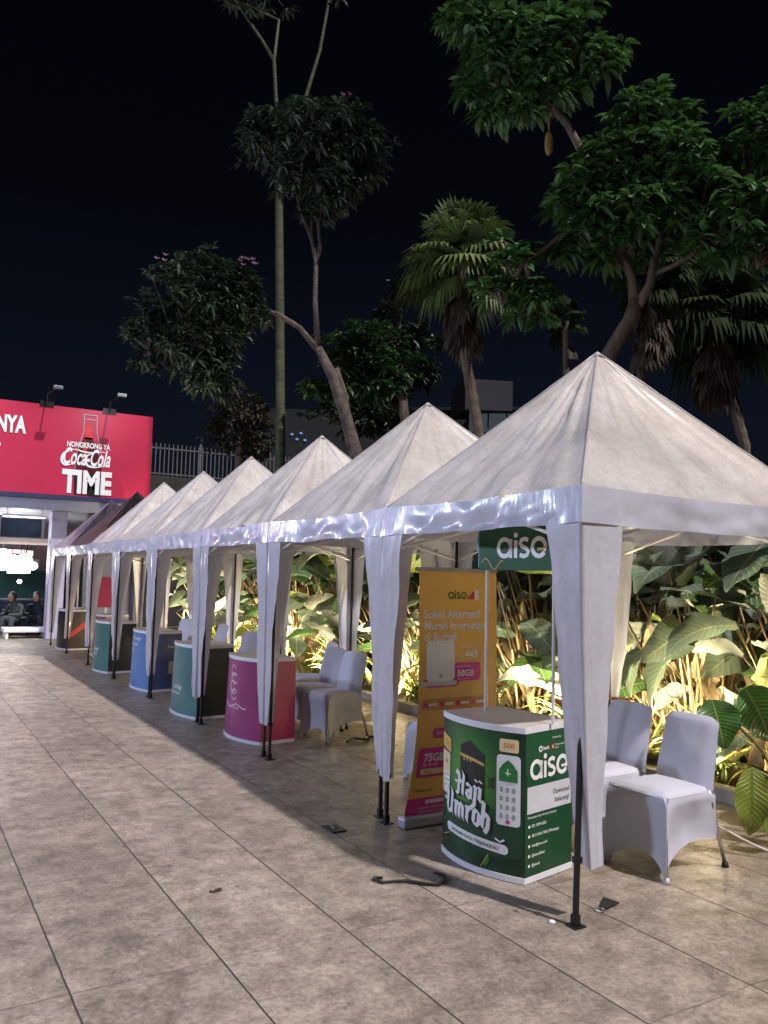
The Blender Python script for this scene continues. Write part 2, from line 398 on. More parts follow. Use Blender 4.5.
# ================================================================== GROUND
def ground_mat():
    m, nt, b = new_mat('stone_paving'); N, L = nt.nodes, nt.links
    tc = N.new('ShaderNodeTexCoord'); sp = N.new('ShaderNodeSeparateXYZ'); L.new(tc.outputs['Object'], sp.inputs[0])
    def math_(op, a, b_=None, c=None):
        n = N.new('ShaderNodeMath'); n.operation = op
        for i, x in enumerate((a, b_, c)):
            if x is None: continue
            if isinstance(x, (int, float)): n.inputs[i].default_value = x
            else: L.new(x, n.inputs[i])
        return n.outputs[0]
    wob = N.new('ShaderNodeTexNoise'); wob.inputs['Scale'].default_value = 9; L.new(tc.outputs['Object'], wob.inputs['Vector'])
    wv = math_('MULTIPLY', math_('SUBTRACT', wob.outputs['Fac'], .5), .005)
    def dist_line(coord, off, pitch):
        t = math_('DIVIDE', math_('SUBTRACT', math_('ADD', coord, wv), off), pitch)
        fr = math_('FRACT', math_('ADD', t, 100.5))
        return math_('MULTIPLY', math_('ABSOLUTE', math_('SUBTRACT', fr, .5)), pitch)
    dx = dist_line(sp.outputs['X'], .675, .5955); dy = dist_line(sp.outputs['Y'], 2.165, 1.2)
    lx = N.new('ShaderNodeMapRange'); lx.inputs['From Min'].default_value = .0025; lx.inputs['From Max'].default_value = .0056; lx.inputs['To Min'].default_value = 1; lx.inputs['To Max'].default_value = 0; L.new(dx, lx.inputs['Value'])
    ly = N.new('ShaderNodeMapRange'); ly.inputs['From Min'].default_value = .0008; ly.inputs['From Max'].default_value = .005; ly.inputs['To Min'].default_value = .75; ly.inputs['To Max'].default_value = 0; L.new(dy, ly.inputs['Value'])
    jn = N.new('ShaderNodeTexNoise'); jn.inputs['Scale'].default_value = 2.5; jn.inputs['Detail'].default_value = 3; L.new(tc.outputs['Object'], jn.inputs['Vector'])
    jr = N.new('ShaderNodeMapRange'); jr.inputs['From Min'].default_value = .35; jr.inputs['From Max'].default_value = .6; jr.inputs['To Min'].default_value = .45; L.new(jn.outputs['Fac'], jr.inputs['Value'])
    joint = math_('MAXIMUM', lx.outputs[0], math_('MULTIPLY', ly.outputs[0], jr.outputs[0]))
    # per-tile id tint
    ix = math_('FLOOR', math_('ADD', math_('DIVIDE', math_('SUBTRACT', sp.outputs['X'], .675), .5955), 50)); iy = math_('FLOOR', math_('ADD', math_('DIVIDE', math_('SUBTRACT', sp.outputs['Y'], 2.165), 1.2), 50))
    cb = N.new('ShaderNodeCombineXYZ'); L.new(ix, cb.inputs[0]); L.new(iy, cb.inputs[1])
    wn = N.new('ShaderNodeTexWhiteNoise'); wn.noise_dimensions = '2D'; L.new(cb.outputs[0], wn.inputs['Vector'])
    # mottling, offset per tile so it breaks at the joints
    off = N.new('ShaderNodeVectorMath'); off.operation = 'SCALE'; off.inputs['Scale'].default_value = 1.2; L.new(wn.outputs['Color'], off.inputs[0])
    av = N.new('ShaderNodeVectorMath'); av.operation = 'ADD'; L.new(tc.outputs['Object'], av.inputs[0]); L.new(off.outputs[0], av.inputs[1])
    n1 = N.new('ShaderNodeTexNoise'); n1.inputs['Scale'].default_value = 6.5; n1.inputs['Detail'].default_value = 12; n1.inputs['Roughness'].default_value = .74; L.new(av.outputs[0], n1.inputs['Vector'])
    r1 = N.new('ShaderNodeValToRGB'); e = r1.color_ramp.elements
    e[0].position = .34; e[0].color = (.16, .128, .100, 1); e[1].position = .66; e[1].color = (.42, .348, .288, 1)
    x = e.new(.5); x.color = (.285, .234, .192, 1)
    L.new(n1.outputs['Fac'], r1.inputs['Fac'])
    n2 = N.new('ShaderNodeTexNoise'); n2.inputs['Scale'].default_value = 45; n2.inputs['Detail'].default_value = 6; n2.inputs['Roughness'].default_value = .7; L.new(av.outputs[0], n2.inputs['Vector'])
    r2 = N.new('ShaderNodeValToRGB'); r2.color_ramp.elements[0].position = .32; r2.color_ramp.elements[0].color = (.5, .47, .45, 1); r2.color_ramp.elements[1].position = .6; r2.color_ramp.elements[1].color = (1.1, 1.1, 1.1, 1)
    L.new(n2.outputs['Fac'], r2.inputs['Fac'])
    mx = N.new('ShaderNodeMix'); mx.data_type = 'RGBA'; mx.blend_type = 'MULTIPLY'; mx.inputs['Factor'].default_value = .8
    L.new(r1.outputs['Color'], mx.inputs[6]); L.new(r2.outputs['Color'], mx.inputs[7])
    # big dark worn patches
    n4 = N.new('ShaderNodeTexNoise'); n4.inputs['Scale'].default_value = .8; n4.inputs['Detail'].default_value = 4; L.new(tc.outputs['Object'], n4.inputs['Vector'])
    r4 = N.new('ShaderNodeMapRange'); r4.inputs['From Min'].default_value = .35; r4.inputs['From Max'].default_value = .65; r4.inputs['To Min'].default_value = .78; r4.inputs['To Max'].default_value = 1.08; L.new(n4.outputs['Fac'], r4.inputs['Value'])
    tint = math_('MULTIPLY', r4.outputs[0], math_('ADD', .93, math_('MULTIPLY', wn.outputs['Value'], .18)))
    # small gum spots
    vo = N.new('ShaderNodeTexVoronoi'); vo.inputs['Scale'].default_value = 3.1; L.new(tc.outputs['Object'], vo.inputs['Vector'])
    sr = N.new('ShaderNodeMapRange'); sr.inputs['From Min'].default_value = .03; sr.inputs['From Max'].default_value = .06; sr.inputs['To Min'].default_value = .35; L.new(vo.outputs['Distance'], sr.inputs['Value'])
    tint = math_('MULTIPLY', tint, sr.outputs[0])
    m2 = N.new('ShaderNodeVectorMath'); m2.operation = 'SCALE'; L.new(mx.outputs[2], m2.inputs[0]); L.new(tint, m2.inputs['Scale'])
    m3 = N.new('ShaderNodeMix'); m3.data_type = 'RGBA'; L.new(joint, m3.inputs['Factor']); L.new(m2.outputs[0], m3.inputs[6]); m3.inputs[7].default_value = (.040, .031, .026, 1)
    L.new(m3.outputs[2], b.inputs['Base Color'])
    rr = N.new('ShaderNodeMapRange'); rr.inputs['From Min'].default_value = .3; rr.inputs['From Max'].default_value = .7; rr.inputs['To Min'].default_value = .55; rr.inputs['To Max'].default_value = .36; L.new(n1.outputs['Fac'], rr.inputs['Value']); L.new(rr.outputs[0], b.inputs['Roughness'])
    hgt = math_('SUBTRACT', math_('ADD', math_('MULTIPLY', n1.outputs['Fac'], .5), math_('MULTIPLY', n2.outputs['Fac'], .25)), math_('MULTIPLY', joint, .6))
    bp = N.new('ShaderNodeBump'); bp.inputs['Strength'].default_value = .35; bp.inputs['Distance'].default_value = .012; L.new(hgt, bp.inputs['Height']); L.new(bp.outputs['Normal'], b.inputs['Normal'])
    return m
g = MB(); g.grid(lambda u, v: (-60 + 120 * u, -30 + 130 * v, 0), 8, 8); tag(g.build('pavement', ground_mat()), kind='structure')
# planting bed soil behind the tents, with a kerb
soil = pmat('soil', (.035, .024, .016), .9, 0, .4, 12, .8, 30)
def bed(u, v):
    x = 5.45 + 3.4 * u; y = -2 + 24 * v
    return (x, y, .02 + .10 * min(1, u * 8) + .05 * noise.noise(Vector((x * 1.5, y * 1.5, 0))))
g = MB(); g.grid(bed, 24, 120); tag(g.build('planting_bed_soil', soil, smooth=True), kind='structure')
g = MB(); g.bbox(5.33, 5.45, -2, 22, 0, .11); tag(g.build('kerb', pmat('kerb_concrete', (.3, .27, .24), .8, 0, .2, 8, .3, 30), bevel=.01), kind='structure')
# raised hill behind, fading into the dark
def hill(u, v):
    x = 9.2 + 28 * u; y = -12 + 70 * v
    return (x, y, -.2 + 3.3 * min(1, u * 2.0) ** .8 + .25 * noise.noise(Vector((x * .4, y * .4, 2))))
g = MB(); g.grid(hill, 30, 60); tag(g.build('hillside', pmat('dark_grass', (.018, .028, .014), .95, 0, .4, 3, .8, 20), smooth=True), kind='structure')

# ================================================================== TENTS
posts_y = [2.88, 4.75, 6.77, 8.62, 10.61, 12.66, 14.66, 16.80, 18.77]
front_x = [2.825, 2.86, 2.865, 2.87, 2.885, 2.90, 2.93, 2.95]
DEPTH = 1.93; EAVE = 2.055; PEAK = 3.09; VAL = .175
def make_tent(i, label, mats):
    y0, y1 = posts_y[i] + (0 if i == 0 else .035), posts_y[i + 1] - .035
    x0 = front_x[i]; x1 = x0 + [2.10, 2.04, 1.86, 1.84, 1.90, 1.90, 1.93, 1.93][i]
    cx, cy = (x0 + x1) / 2, (y0 + y1) / 2
    rn = random.Random(100 + i)
    root = empty('market_tent', (cx, cy, 0)); tag(root, label, 'tent', 'white pyramid tents in a row along the walkway')
    hx, hy = (x1 - x0) / 2, (y1 - y0) / 2
    corners = [(-hx, -hy), (hx, -hy), (hx, hy), (-hx, hy)]
    sd = rn.random() * 50
    pk = Vector((rn.uniform(-.02, .02), rn.uniform(-.03, .03), PEAK - (.03 if i in (2, 3) else 0) + rn.uniform(-.01, .01)))
    # canopy: four triangular panels with pulled folds
    g = MB()
    for k in range(4):
        a = Vector((*corners[k], EAVE)); b = Vector((*corners[(k + 1) % 4], EAVE))
        nrm = (b - a).cross(pk - a).normalized()
        amp = [.026, .016, .018, .046][k]
        def pt(u, v, a=a, b=b, nrm=nrm, amp=amp, k=k):
            e = a.lerp(b, u); p = e.lerp(pk, v)
            edge = math.sin(math.pi * u)
            wv = math.sin(u * math.pi)
            f = noise.noise(Vector((u * 7 + sd + k * 9, v * 1.2, sd))) + .9 * noise.noise(Vector((u * 15 + sd + k * 9, v * 2.2, 3)))
            f += .8 * (1 - abs(math.sin((u * 3.0 + .4 * v + sd) * math.pi))) ** 5
            d = amp * f * edge ** .5 * (1 - v) ** .8 * (v + .3) * 1.9 - .045 * edge * (1 - v) * v * 3
            d += (.022 if k == 3 else .007) * math.sin(u * 21 + v * 9 + sd + 2.5 * noise.noise(Vector((u * 3, v * 3, sd)))) * math.exp(-v * 5) * edge
            sag = -.02 * edge * (1 - v) ** 6
            q = p + nrm * d; q.z += sag
            return q
        g.grid(pt, 40, 30)
    g.build('canopy', mats[0], root, smooth=True)
    cp = MB(); cp.tube([pk + Vector((0, 0, -.03)), pk + Vector((0, 0, -.004)), pk + Vector((0, 0, .006))], [.04, .018, .004], 10); cp.build('peak_cap', mats[0], root, smooth=True)
    # welded seams over the four hips and a hem where roof and skirt join
    g = MB()
    for k in range(4):
        a = Vector((*corners[k], EAVE)); g.tube([a.lerp(pk, t) + Vector((0, 0, .001 + .002 * math.sin(t * 40 + sd))) for t in np.linspace(0, .985, 16)], .0065, 6)
    g.build('hip_seam', mats[0], root, smooth=True)
    # valance skirt
    g = MB()
    for k in range(4):
        a = Vector((*corners[k], EAVE)); b = Vector((*corners[(k + 1) % 4], EAVE)); dr = (b - a).normalized(); out = Vector((dr.y, -dr.x, 0))
        def pv(u, v, a=a, b=b, out=out, k=k):
            p = a.lerp(b, u); e = math.sin(math.pi * u)
            n = noise.noise(Vector((u * 6 + k * 7 + sd, v * .8, 5))); n2 = noise.noise(Vector((u * 16 + k * 7 + sd, v * 2, 9)))
            off = .009 + v * (.014 + .044 * n * e + .030 * n2 * e) + .004 * n2 * e
            p = p + out * off + (b - a).normalized() * (2 * u - 1) * (.009 + v * .014)
            p.z += .012 * (1 - v) - .02 * e - v * (VAL + .018 * noise.noise(Vector((u * 4 + sd * 2, k * 3, 1))) - .012 * e)
            return p
        g.grid(pv, 48, 7)
    g.build('valance', mats[1], root, smooth=True)
    # legs
    for k, (px, py) in enumerate(corners):
        sx, sy = (1 if px < 0 else -1), (1 if py < 0 else -1)
        tx, ty = px + sx * (.072 if (i == 0 and k == 0) else .040), py + sy * .034
        fx_ = tx - (.070 if (i == 0 and k == 0) else 0)      # the nearest post leans out a little at its foot
        p = MB(); q_ = .0115
        p.add([(fx_ + a, ty + b, .01) for a, b in ((-q_, -q_), (q_, -q_), (q_, q_), (-q_, q_))] + [(tx + a, ty + b, 2.05) for a, b in ((-q_, -q_), (q_, -q_), (q_, q_), (-q_, q_))], [(3, 2, 1, 0), (4, 5, 6, 7), (0, 1, 5, 4), (1, 2, 6, 5), (2, 3, 7, 6), (3, 0, 4, 7)])
        p.box((fx_ + (tx - fx_) * .15, ty, .30), (.036, .036, .03))
        lg = p.build('post', M['black_metal'], root, bevel=.003)
        fp = MB(); fp.box((fx_, ty, .004), (.07, .07, .008)); fp.box((fx_, ty, .03), (.034, .034, .05)); fp.build('foot_plate', M['black_metal'], lg, bevel=.002)
        # curtain: two panels meeting at the corner
        zb = .26 + rn.uniform(-.02, .05); dx = rn.uniform(.0, .05) * sx; dy = rn.uniform(-.01, .03) * sy
        if i == 0 and k == 0: dx, dy, zb = .085, .02, .25
        g = MB(); sd2 = rn.random() * 40
        wob = rn.uniform(-1, 1)
        def pc(u, v):
            t = (u - .5) * 2        # -1..1 ; <0 runs along Y, >0 runs along X
            vv = v ** .85
            wd = .275 * (1 - vv) + .075 * vv
            z = EAVE - .10 - v * (EAVE - .10 - zb)
            bx = px - sx * .014 + dx * v ** 2; by = py - sy * .014 + dy * v ** 2
            n = noise.noise(Vector((t * 2.2 + sd2, v * 3.2, sd2))) * .017 + noise.noise(Vector((t * 7 + sd2, v * 5, 2))) * .008
            n += .003 * math.sin(v * 31 + sd2) * noise.noise(Vector((v * 6, t, sd2))) * 3
            n *= min(1, v * 5 + .15) * (.15 + .85 * min(1, abs(t) * 1.6))
            bow = .02 * math.sin(math.pi * v) * wob
            if t < 0: x = bx + n * (-t + .2) * -sx; y = by + sy * wd * (-t); 
            else: x = bx + sx * wd * t; y = by + n * (t + .2) * -sy
            return (x + (bow * sx * v) * abs(t), y + bow * abs(t), z + .015 * abs(t) * v)
        g.grid(pc, 20, 36)
        g.build('leg_curtain', mats[2], root, smooth=True)
    # frame under the cloth
    g = MB()
    for k in range(4):
        a = Vector((*corners[k], EAVE - .03)) * 1; b = Vector((*corners[(k + 1) % 4], EAVE - .03))
        for v in (a, b): v.x *= .975; v.y *= .975
        g.tube([a, b], .011, 6); g.tube([a + Vector((0, 0, -.25)), (a + b) / 2 + Vector((0, 0, .0)), b + Vector((0, 0, -.25))], .009, 6)
        g.tube([a, pk + Vector((0, 0, -.10))], .011, 6)
    g.tube([pk + Vector((0, 0, -.08)), pk + Vector((0, 0, -.62))], .016, 8)
    g.build('roof_frame', M['white_metal'], root)
    return root
W3 = [M['roof'], M['valance'], M['curtain']]
tent_labels = [
    'nearest white pyramid tent over the green counter, large and wrinkled with a glossy streak',
    'second white pyramid tent from the camera, between the yellow roll-up banner and the magenta counter',
    'third white pyramid tent from the camera, sheltering the magenta counter',
    'fourth white pyramid tent from the camera, sheltering the nearer teal counter',
    'fifth white pyramid tent from the camera, sheltering the blue counter',
    'sixth white pyramid tent from the camera, sheltering the farther teal counter',
    'brownish stained pyramid tent, second from the far end, in front of the red billboard',
    'farthest pyramid tent with mauve roof, beside the white column of the building']
for i in range(8):
    ms = W3
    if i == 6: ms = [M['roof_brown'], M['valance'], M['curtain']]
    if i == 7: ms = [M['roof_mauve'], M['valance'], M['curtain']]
    make_tent(i, tent_labels[i], ms)

# ================================================================== COUNTERS
def make_counter(name, loc, rz, label, mfront, mside, w=.66, depth=.42, h=.8, bulge=.085, taper=0.0):
    root = empty(name, loc, rz); tag(root, label, 'counter')
    hw = w / 2
    def front(u, z, off=0):
        """u metres along the chord seen from outside: 0 = far end (+y) ... w = near end"""
        t = u / w; k = 1 + taper * (1 - z / h)
        y = (hw - u) * k
        s = (2 * t - 1)
        x = -bulge * (1 - s * s) - taper * .5 * (1 - z / h) * .3
        # normal
        dxdu = bulge * 2 * s * 2 / w
        n = Vector((-1, -dxdu, 0)).normalized()
        return (x + n.x * off, y + n.y * off, z)
    def side(u, z, off=0):
        """near side facing -y : u from front corner to back"""
        k = 1 + taper * (1 - z / h)
        return (0 + u - taper * .15 * (1 - z / h), -hw * k - off + .10 * u, z)
    zb, zt = .035, h - .035
    g = MB(); g.grid(lambda u, v: front(u * w, zb + v * (zt - zb)), 24, 6); fp = g.build('front_panel', mfront, root, smooth=True)
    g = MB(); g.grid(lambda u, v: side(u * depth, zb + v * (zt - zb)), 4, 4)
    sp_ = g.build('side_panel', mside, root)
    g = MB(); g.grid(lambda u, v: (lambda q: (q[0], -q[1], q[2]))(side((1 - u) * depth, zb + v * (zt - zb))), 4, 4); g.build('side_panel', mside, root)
    def slab(z0, z1, grow, kk):
        outl = []
        for i in range(21): q = front(w * i / 20, z0, grow); outl.append((q[0], q[1]))
        q = side(depth, z0, grow); outl.append((q[0], q[1])); outl.append((q[0], -q[1]))
        g = MB(); n = len(outl)
        g.add([(x, y, z0) for x, y in outl] + [(x, y, z1) for x, y in outl], [tuple(range(n))[::-1], tuple(range(n, 2 * n))] + [(i, (i + 1) % n, n + (i + 1) % n, n + i) for i in range(n)])
        # material 1 on the top face
        g.m = [0] * len(g.m); g.m[1] = kk
        return g
    slab(zt, h, .006, 1).build('countertop', [M['white_trim'], M['countertop']], root, bevel=.003)
    slab(.004, zb, .006, 0).build('base_trim', [M['white_trim']], root)
    return root, front, side, fp, sp_, w, depth, h

# --- green counter with its artwork
mg_front = grad_mat('green_print', [(0, (.004, .035, .012)), (.35, (.008, .085, .02)), (1, (.10, .36, .03))], (-.08, .03, .50), (2.2, 2.6, 2.2))
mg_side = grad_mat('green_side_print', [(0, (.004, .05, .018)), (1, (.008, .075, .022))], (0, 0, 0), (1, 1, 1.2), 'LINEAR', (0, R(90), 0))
root, front, side, fp, sp_, cw, cd, ch = make_counter('promo_counter', (2.918, 3.745, 0), R(6), 'green counter printed Haji Umroh under the nearest tent', mg_front, mg_side, h=.815)
A = Art(lambda u, v, o: front(u + .032, v, o))
W_, K_, G_ = M['ink_white'], M['ink_black'], M['ink_gold']
# dark crowd band and cube shaped shrine
M['ink_haze'] = pmat('ink_haze', (.012, .06, .016), .4, 0, .4, 10)
A.poly([(.16, .46), (.30, .44), (.44, .47), (.62, .44), (.64, .56), (.55, .58), (.44, .52), (.34, .56), (.22, .52)], M['ink_haze'], 1)
A.rect(.10, .12, .62, .36, M['ink_dgreen'], 1, r=.05)
A.poly([(.205, .45), (.335, .42), (.335, .655), (.205, .665)], K_, 2)
A.poly([(.335, .42), (.395, .45), (.395, .635), (.335, .655)], M['rubber'], 2)
A.poly([(.205, .665), (.335, .655), (.395, .635), (.285, .70)], M['ink_black'], 2)
A.poly([(.205, .605), (.335, .59), (.335, .606), (.205, .621)], G_, 3)
A.poly([(.335, .59), (.395, .578), (.395, .592), (.335, .606)], G_, 3)
for x in (.235, .262, .29): A.rect(x, .585, x + .012, .598, G_, 3, n=1)
# phone with key pad
A.rect(.475, .29, .605, .66, M['ink_white'], 3, r=.022)
A.rect(.49, .52, .59, .58, M['ink_green'], 5); A.poly([(.49, .58), (.59, .58), (.565, .615), (.54, .635), (.515, .615)], M['ink_green'], 6)
A.stroke([(.54, .55), (.54, .59)], .006, W_, 8); A.stroke([(.525, .565), (.555, .565)], .006, W_, 8)
for r_ in range(4):
    for c_ in range(3): A.rect(.495 + c_ * .033, .325 + r_ * .046, .513 + c_ * .033, .352 + r_ * .046, M['ink_grey'], 4, r=.006, n=2)
A.disc(.54, .31, .012, M['ink_pink'], 4)
A.rect(.49, .675, .595, .745, M['ink_cream'], 3, r=.012); A.text('500', .543, .697, .04, M['ink_orange'], 4, 'CENTER', bold=.02)
# cards at the far end
A.rect(-.02, .36, .09, .60, M['ink_cream'], 2, r=.012, skew=-.1); A.rect(.018, .365, .09, .48, M['ink_white'], 3, skew=-.1)
A.rect(-.022, .62, .10, .70, M['ink_gold'], 2, r=.01, skew=-.2); A.text('2 JT', .03, .635, .045, M['ink_orange'], 4, rot=-.15)
A.text('Rp', .03, .53, .03, K_, 4)
for z_ in (.40, .43, .46): A.rect(.025, z_, .08, z_ + .008, M['ink_grey'], 4)
# blackletter title, drawn twice: dark shadow then white
BL = {
 'H': ([[(-.25, 1.3), (-.05, 1.6), (.1, 1.4), (.1, .15), (-.12, 0)], [(.1, .8), (.45, 1.02), (.6, .85), (.6, .1), (.75, 0)], [(.42, 1.62), (.62, 1.42), (.6, .9)], [(-.35, .75), (-.1, .85), (.1, .75)]], 1.05),
 'U': ([[(-.3, 1.15), (-.1, 1.6), (.1, 1.4), (.1, .3), (.3, 0), (.68, .28)], [(.5, 1.62), (.68, 1.4), (.68, .15), (.85, 0)], [(-.38, .7), (-.12, .82), (.1, .7)]], 1.15),
 'a': ([[(-.08, .82), (.15, 1), (.4, .85), (.4, .15), (.55, 0)], [(.4, .62), (.02, .45), (-.02, .15), (.14, 0), (.4, .2)]], .78),
 'j': ([[(-.12, .82), (.02, .98), (.02, -.25), (-.3, -.55)], [(-.06, 1.3), (.06, 1.38)]], .40),
 'i': ([[(-.12, .82), (.02, .98), (.02, .15), (.18, 0)], [(-.06, 1.3), (.06, 1.38)]], .45),
 'm': ([[(-.12, .82), (.02, .98), (.02, .12), (.12, 0)], [(.02, .72), (.28, 1), (.42, .85), (.42, .12), (.52, 0)], [(.42, .72), (.68, 1), (.82, .85), (.82, .15), (1.0, 0)]], 1.22),
 'r': ([[(-.12, .82), (.02, .98), (.02, .12), (.16, 0)], [(.02, .68), (.24, 1), (.44, .84)]], .62),
 'o': ([[(.22, 1), (0, .78), (0, .2), (.22, 0), (.46, .2), (.46, .8), (.22, 1)]], .72),
 'h': ([[(-.12, 1.5), (.02, 1.62), (.02, .12), (.14, 0)], [(.02, .68), (.28, 1), (.46, .8), (.46, .12), (.28, -.22)]], .8)}
def nib(pts, nx_, ny_, m, ly):
    """broad pen stroke: sweep a slanted nib along the line"""
    for (a, b) in zip(pts[:-1], pts[1:]):
        q = [(a[0] - nx_, a[1] + ny_), (a[0] + nx_, a[1] - ny_), (b[0] + nx_, b[1] - ny_), (b[0] - nx_, b[1] + ny_)]
        A.put(q, [(0, 1, 2, 3)], m, ly)
def black_title(du, dv, m, ly, extra=0):
    for word, u_, v_, sz in (('Haji', .185, .395, .082), ('Umroh', .065, .265, .088)):
        x_ = u_
        for ch_ in word:
            st_, w_ = BL[ch_]
            for ln_ in st_:
                nib([(x_ + a * sz * .95 + .10 * b * sz + du, v_ + b * sz - (x_ - .1 + a * sz) * .06 + dv) for a, b in ln_], sz * (.135 + extra), sz * (.075 + extra), m, ly)
            x_ += w_ * sz * .98
    A.stroke([(.47 + du, .215 + dv), (.50 + du, .20 + dv), (.525 + du, .215 + dv)], .010, m, ly)
black_title(.008, -.008, K_, 5, .05); black_title(0, 0, W_, 7)
# ribbon
A.rect(.075, .165, .545, .215, W_, 6, r=.024, n=16, skew=-.06)
A.text('LAYANAN DATA TERJANGKAU', .31, .165, .026, M['ink_dgreen'], 7, 'CENTER', rot=-.06, bold=.015)
A.poly([(.40, .055), (.425, .065), (.44, .10), (.425, .115), (.405, .10)], M['ink_green'], 3)
A.stroke([(.38, .045), (.405, .08), (.43, .12)], .004, G_, 4); A.stroke([(.02, .12), (.06, .135), (.10, .15)], .004, G_, 4)
A.text('*', .03, .20, .03, W_, 4)
A.build('printed_graphic', fp)
A = Art(side)
A.text('Powered by', .27, .735, .016, W_, 2, 'CENTER')
A.disc(.125, .690, .017, W_, 2); A.disc(.125, .690, .008, M['ink_dgreen'], 3); A.text('bank', .148, .682, .028, W_, 2, bold=.02)
A.rect(.222, .678, .246, .704, M['ink_red'], 2); A.rect(.230, .684, .238, .698, W_, 3)
A.text('Telekomunikasi', .252, .694, .014, W_, 2); A.text('Seluler', .252, .678, .014, W_, 2)
logo_aiso(A, .045, .54, .108, W_, 2)
A.rect(.012, .36, .405, .50, M['ink_lgrey'], 2)
A.text('Download', .39, .435, .036, M['ink_dgreen'], 3, 'RIGHT', bold=.01); A.text('Sekarang!', .39, .39, .036, M['ink_dgreen'], 3, 'RIGHT', bold=.01)
A.text('Pertanyaan dan informasi hubungi:', .016, .335, .0185, W_, 2)
for k_, t_ in enumerate(('021 5099 6233', '0812 3456 7000 (Whatsapp)', 'halo@aiso.co.id', '@aiso.official', '@aisoid')):
    z_ = .288 - .0505 * k_
    A.disc(.030, z_ + .006, .0085, W_, 2); A.text(t_, .052, z_, .021, W_, 2, bold=.01)
A.build('printed_graphic', sp_)
# header sign on two poles
hd = MB(); hd.bbox(.213, .225, -.31, .34, .0, .31)
hx_ = empty('tmp'); bpy.data.objects.remove(hx_)
SX = .20
pl = MB(); pl.tube([(SX + .012, -.33, ch), (SX + .012, -.33, 1.93)], .009, 8); pl.build('header_pole', M['white_metal'], root)
pl = MB(); pl.tube([(SX + .012, .20, ch), (SX + .012, .20, 1.93)], .010, 8); pl.build('header_pole', M['white_metal'], root)
hs = MB(); hs.bbox(SX - .012, SX, -.40, .25, 1.655, 1.95); hd = hs.build('header_sign', grad_mat('header_green', [(0, (.006, .07, .025)), (1, (.01, .11, .03))], (0, 0, 1.6), (1, 1, 2), 'LINEAR'), root, bevel=.002)
A = Art(lambda u, v, o: (SX - .012 - o, .25 - u, v))
logo_aiso(A, .17, 1.735, .125, W_, 1, M['ink_gold'])
A.stroke([(.03 + .02 * i, 1.70 + .03 * math.sin(i * .9) - .002 * i) for i in range(10)], .006, M['ink_gold'], 1)
A.build('printed_graphic', hd)
# blue cable tie hanging at the header edge
g = MB(); g.tube([(3.10, 4.02, 1.93), (3.09, 4.03, 1.84), (3.10, 4.025, 1.75), (3.095, 4.02, 1.67)], .012, 6); tag(g.build('plastic_strip', pmat('blue_plastic', (.15, .4, .6), .4)), 'light blue plastic strip hanging at the left edge of the green header sign', 'strip')

# --- the other counters
mm_f = grad_mat('magenta_front', [(0, (.30, .07, .28)), (1, (.22, .03, .12))], (0, 0, .2), (1, 1, 1.6), 'LINEAR', (0, R(90), 0))
mm_s = grad_mat('magenta_side', [(0, (.10, .03, .18)), (.25, (.36, .02, .10)), (1, (.42, .015, .05))], (0, 0, .0), (1, 1, 1.2), 'LINEAR', (0, R(90), 0))
mm_f = pmat('magenta_front', (.32, .045, .17), .35, 0, .25, 1.5); mm_s = pmat('magenta_side', (.36, .012, .095), .35, 0, .2, 1.5)
r2, f2, s2, fp2, sp2, *_ = make_counter('promo_counter', (3.03, 7.66, 0), R(4), 'magenta counter with white swirl line art under the third tent', mm_f, mm_s, w=.74, depth=.38, taper=.10, bulge=.10)
A = Art(f2)
for k_ in range(4): A.arc(.34 + .03 * (k_ % 2), .66 - k_ * .075, .05, 20, 330, .008, W_, 2, 18)
A.arc(.36, .54, .10, 100, 300, .006, W_, 2, 18)
A.stroke([(.12 + .05 * i, .33 + .018 * math.sin(i * 1.3)) for i in range(10)], .008, W_, 2)
A.text('Rayakan Momen', .2, .30, .04, W_, 2)
A.build('printed_graphic', fp2)
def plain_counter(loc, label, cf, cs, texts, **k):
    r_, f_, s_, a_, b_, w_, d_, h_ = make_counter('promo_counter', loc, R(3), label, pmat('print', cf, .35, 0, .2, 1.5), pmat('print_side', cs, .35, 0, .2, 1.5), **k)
    A = Art(f_)
    for t_ in texts: A.text(t_[0], t_[1], t_[2], t_[3], W_, 2, bold=.01)
    A.build('printed_graphic', a_); return r_, f_, s_, a_, b_
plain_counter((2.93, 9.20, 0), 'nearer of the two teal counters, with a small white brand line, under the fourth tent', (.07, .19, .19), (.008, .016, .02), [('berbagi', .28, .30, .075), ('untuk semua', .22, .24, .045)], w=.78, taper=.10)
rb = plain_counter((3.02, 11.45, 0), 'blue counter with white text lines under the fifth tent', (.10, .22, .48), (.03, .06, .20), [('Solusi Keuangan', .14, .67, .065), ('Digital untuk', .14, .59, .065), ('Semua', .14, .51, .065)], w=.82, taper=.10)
A = Art(rb[2]); A.text('Scan', .22, .58, .05, W_, 2); A.build('lettering', rb[4]); A = Art(rb[2]); A.rect(.24, .24, .36, .40, M['ink_grey'], 2); A.build('blank_label', rb[4])
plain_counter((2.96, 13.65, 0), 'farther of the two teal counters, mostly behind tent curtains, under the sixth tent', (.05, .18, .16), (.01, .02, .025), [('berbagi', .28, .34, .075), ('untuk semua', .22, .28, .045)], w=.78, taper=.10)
rk = plain_counter((3.05, 17.7, 0), 'black counter with a red diagonal beam under the farthest tent', (.02, .012, .015), (.02, .012, .015), [], w=.78, taper=.06, depth=.5)
A = Art(rk[2]); A.poly([(.02, .22), (.02, .32), (.47, .66), (.47, .54)], M['ink_red'], 2); A.build('printed_graphic', rk[4])
plain_counter((3.35, 15.7, 0), 'cream topped counter in front of the pink poster under the brownish tent', (.30, .12, .10), (.4, .3, .22), [], w=.7)

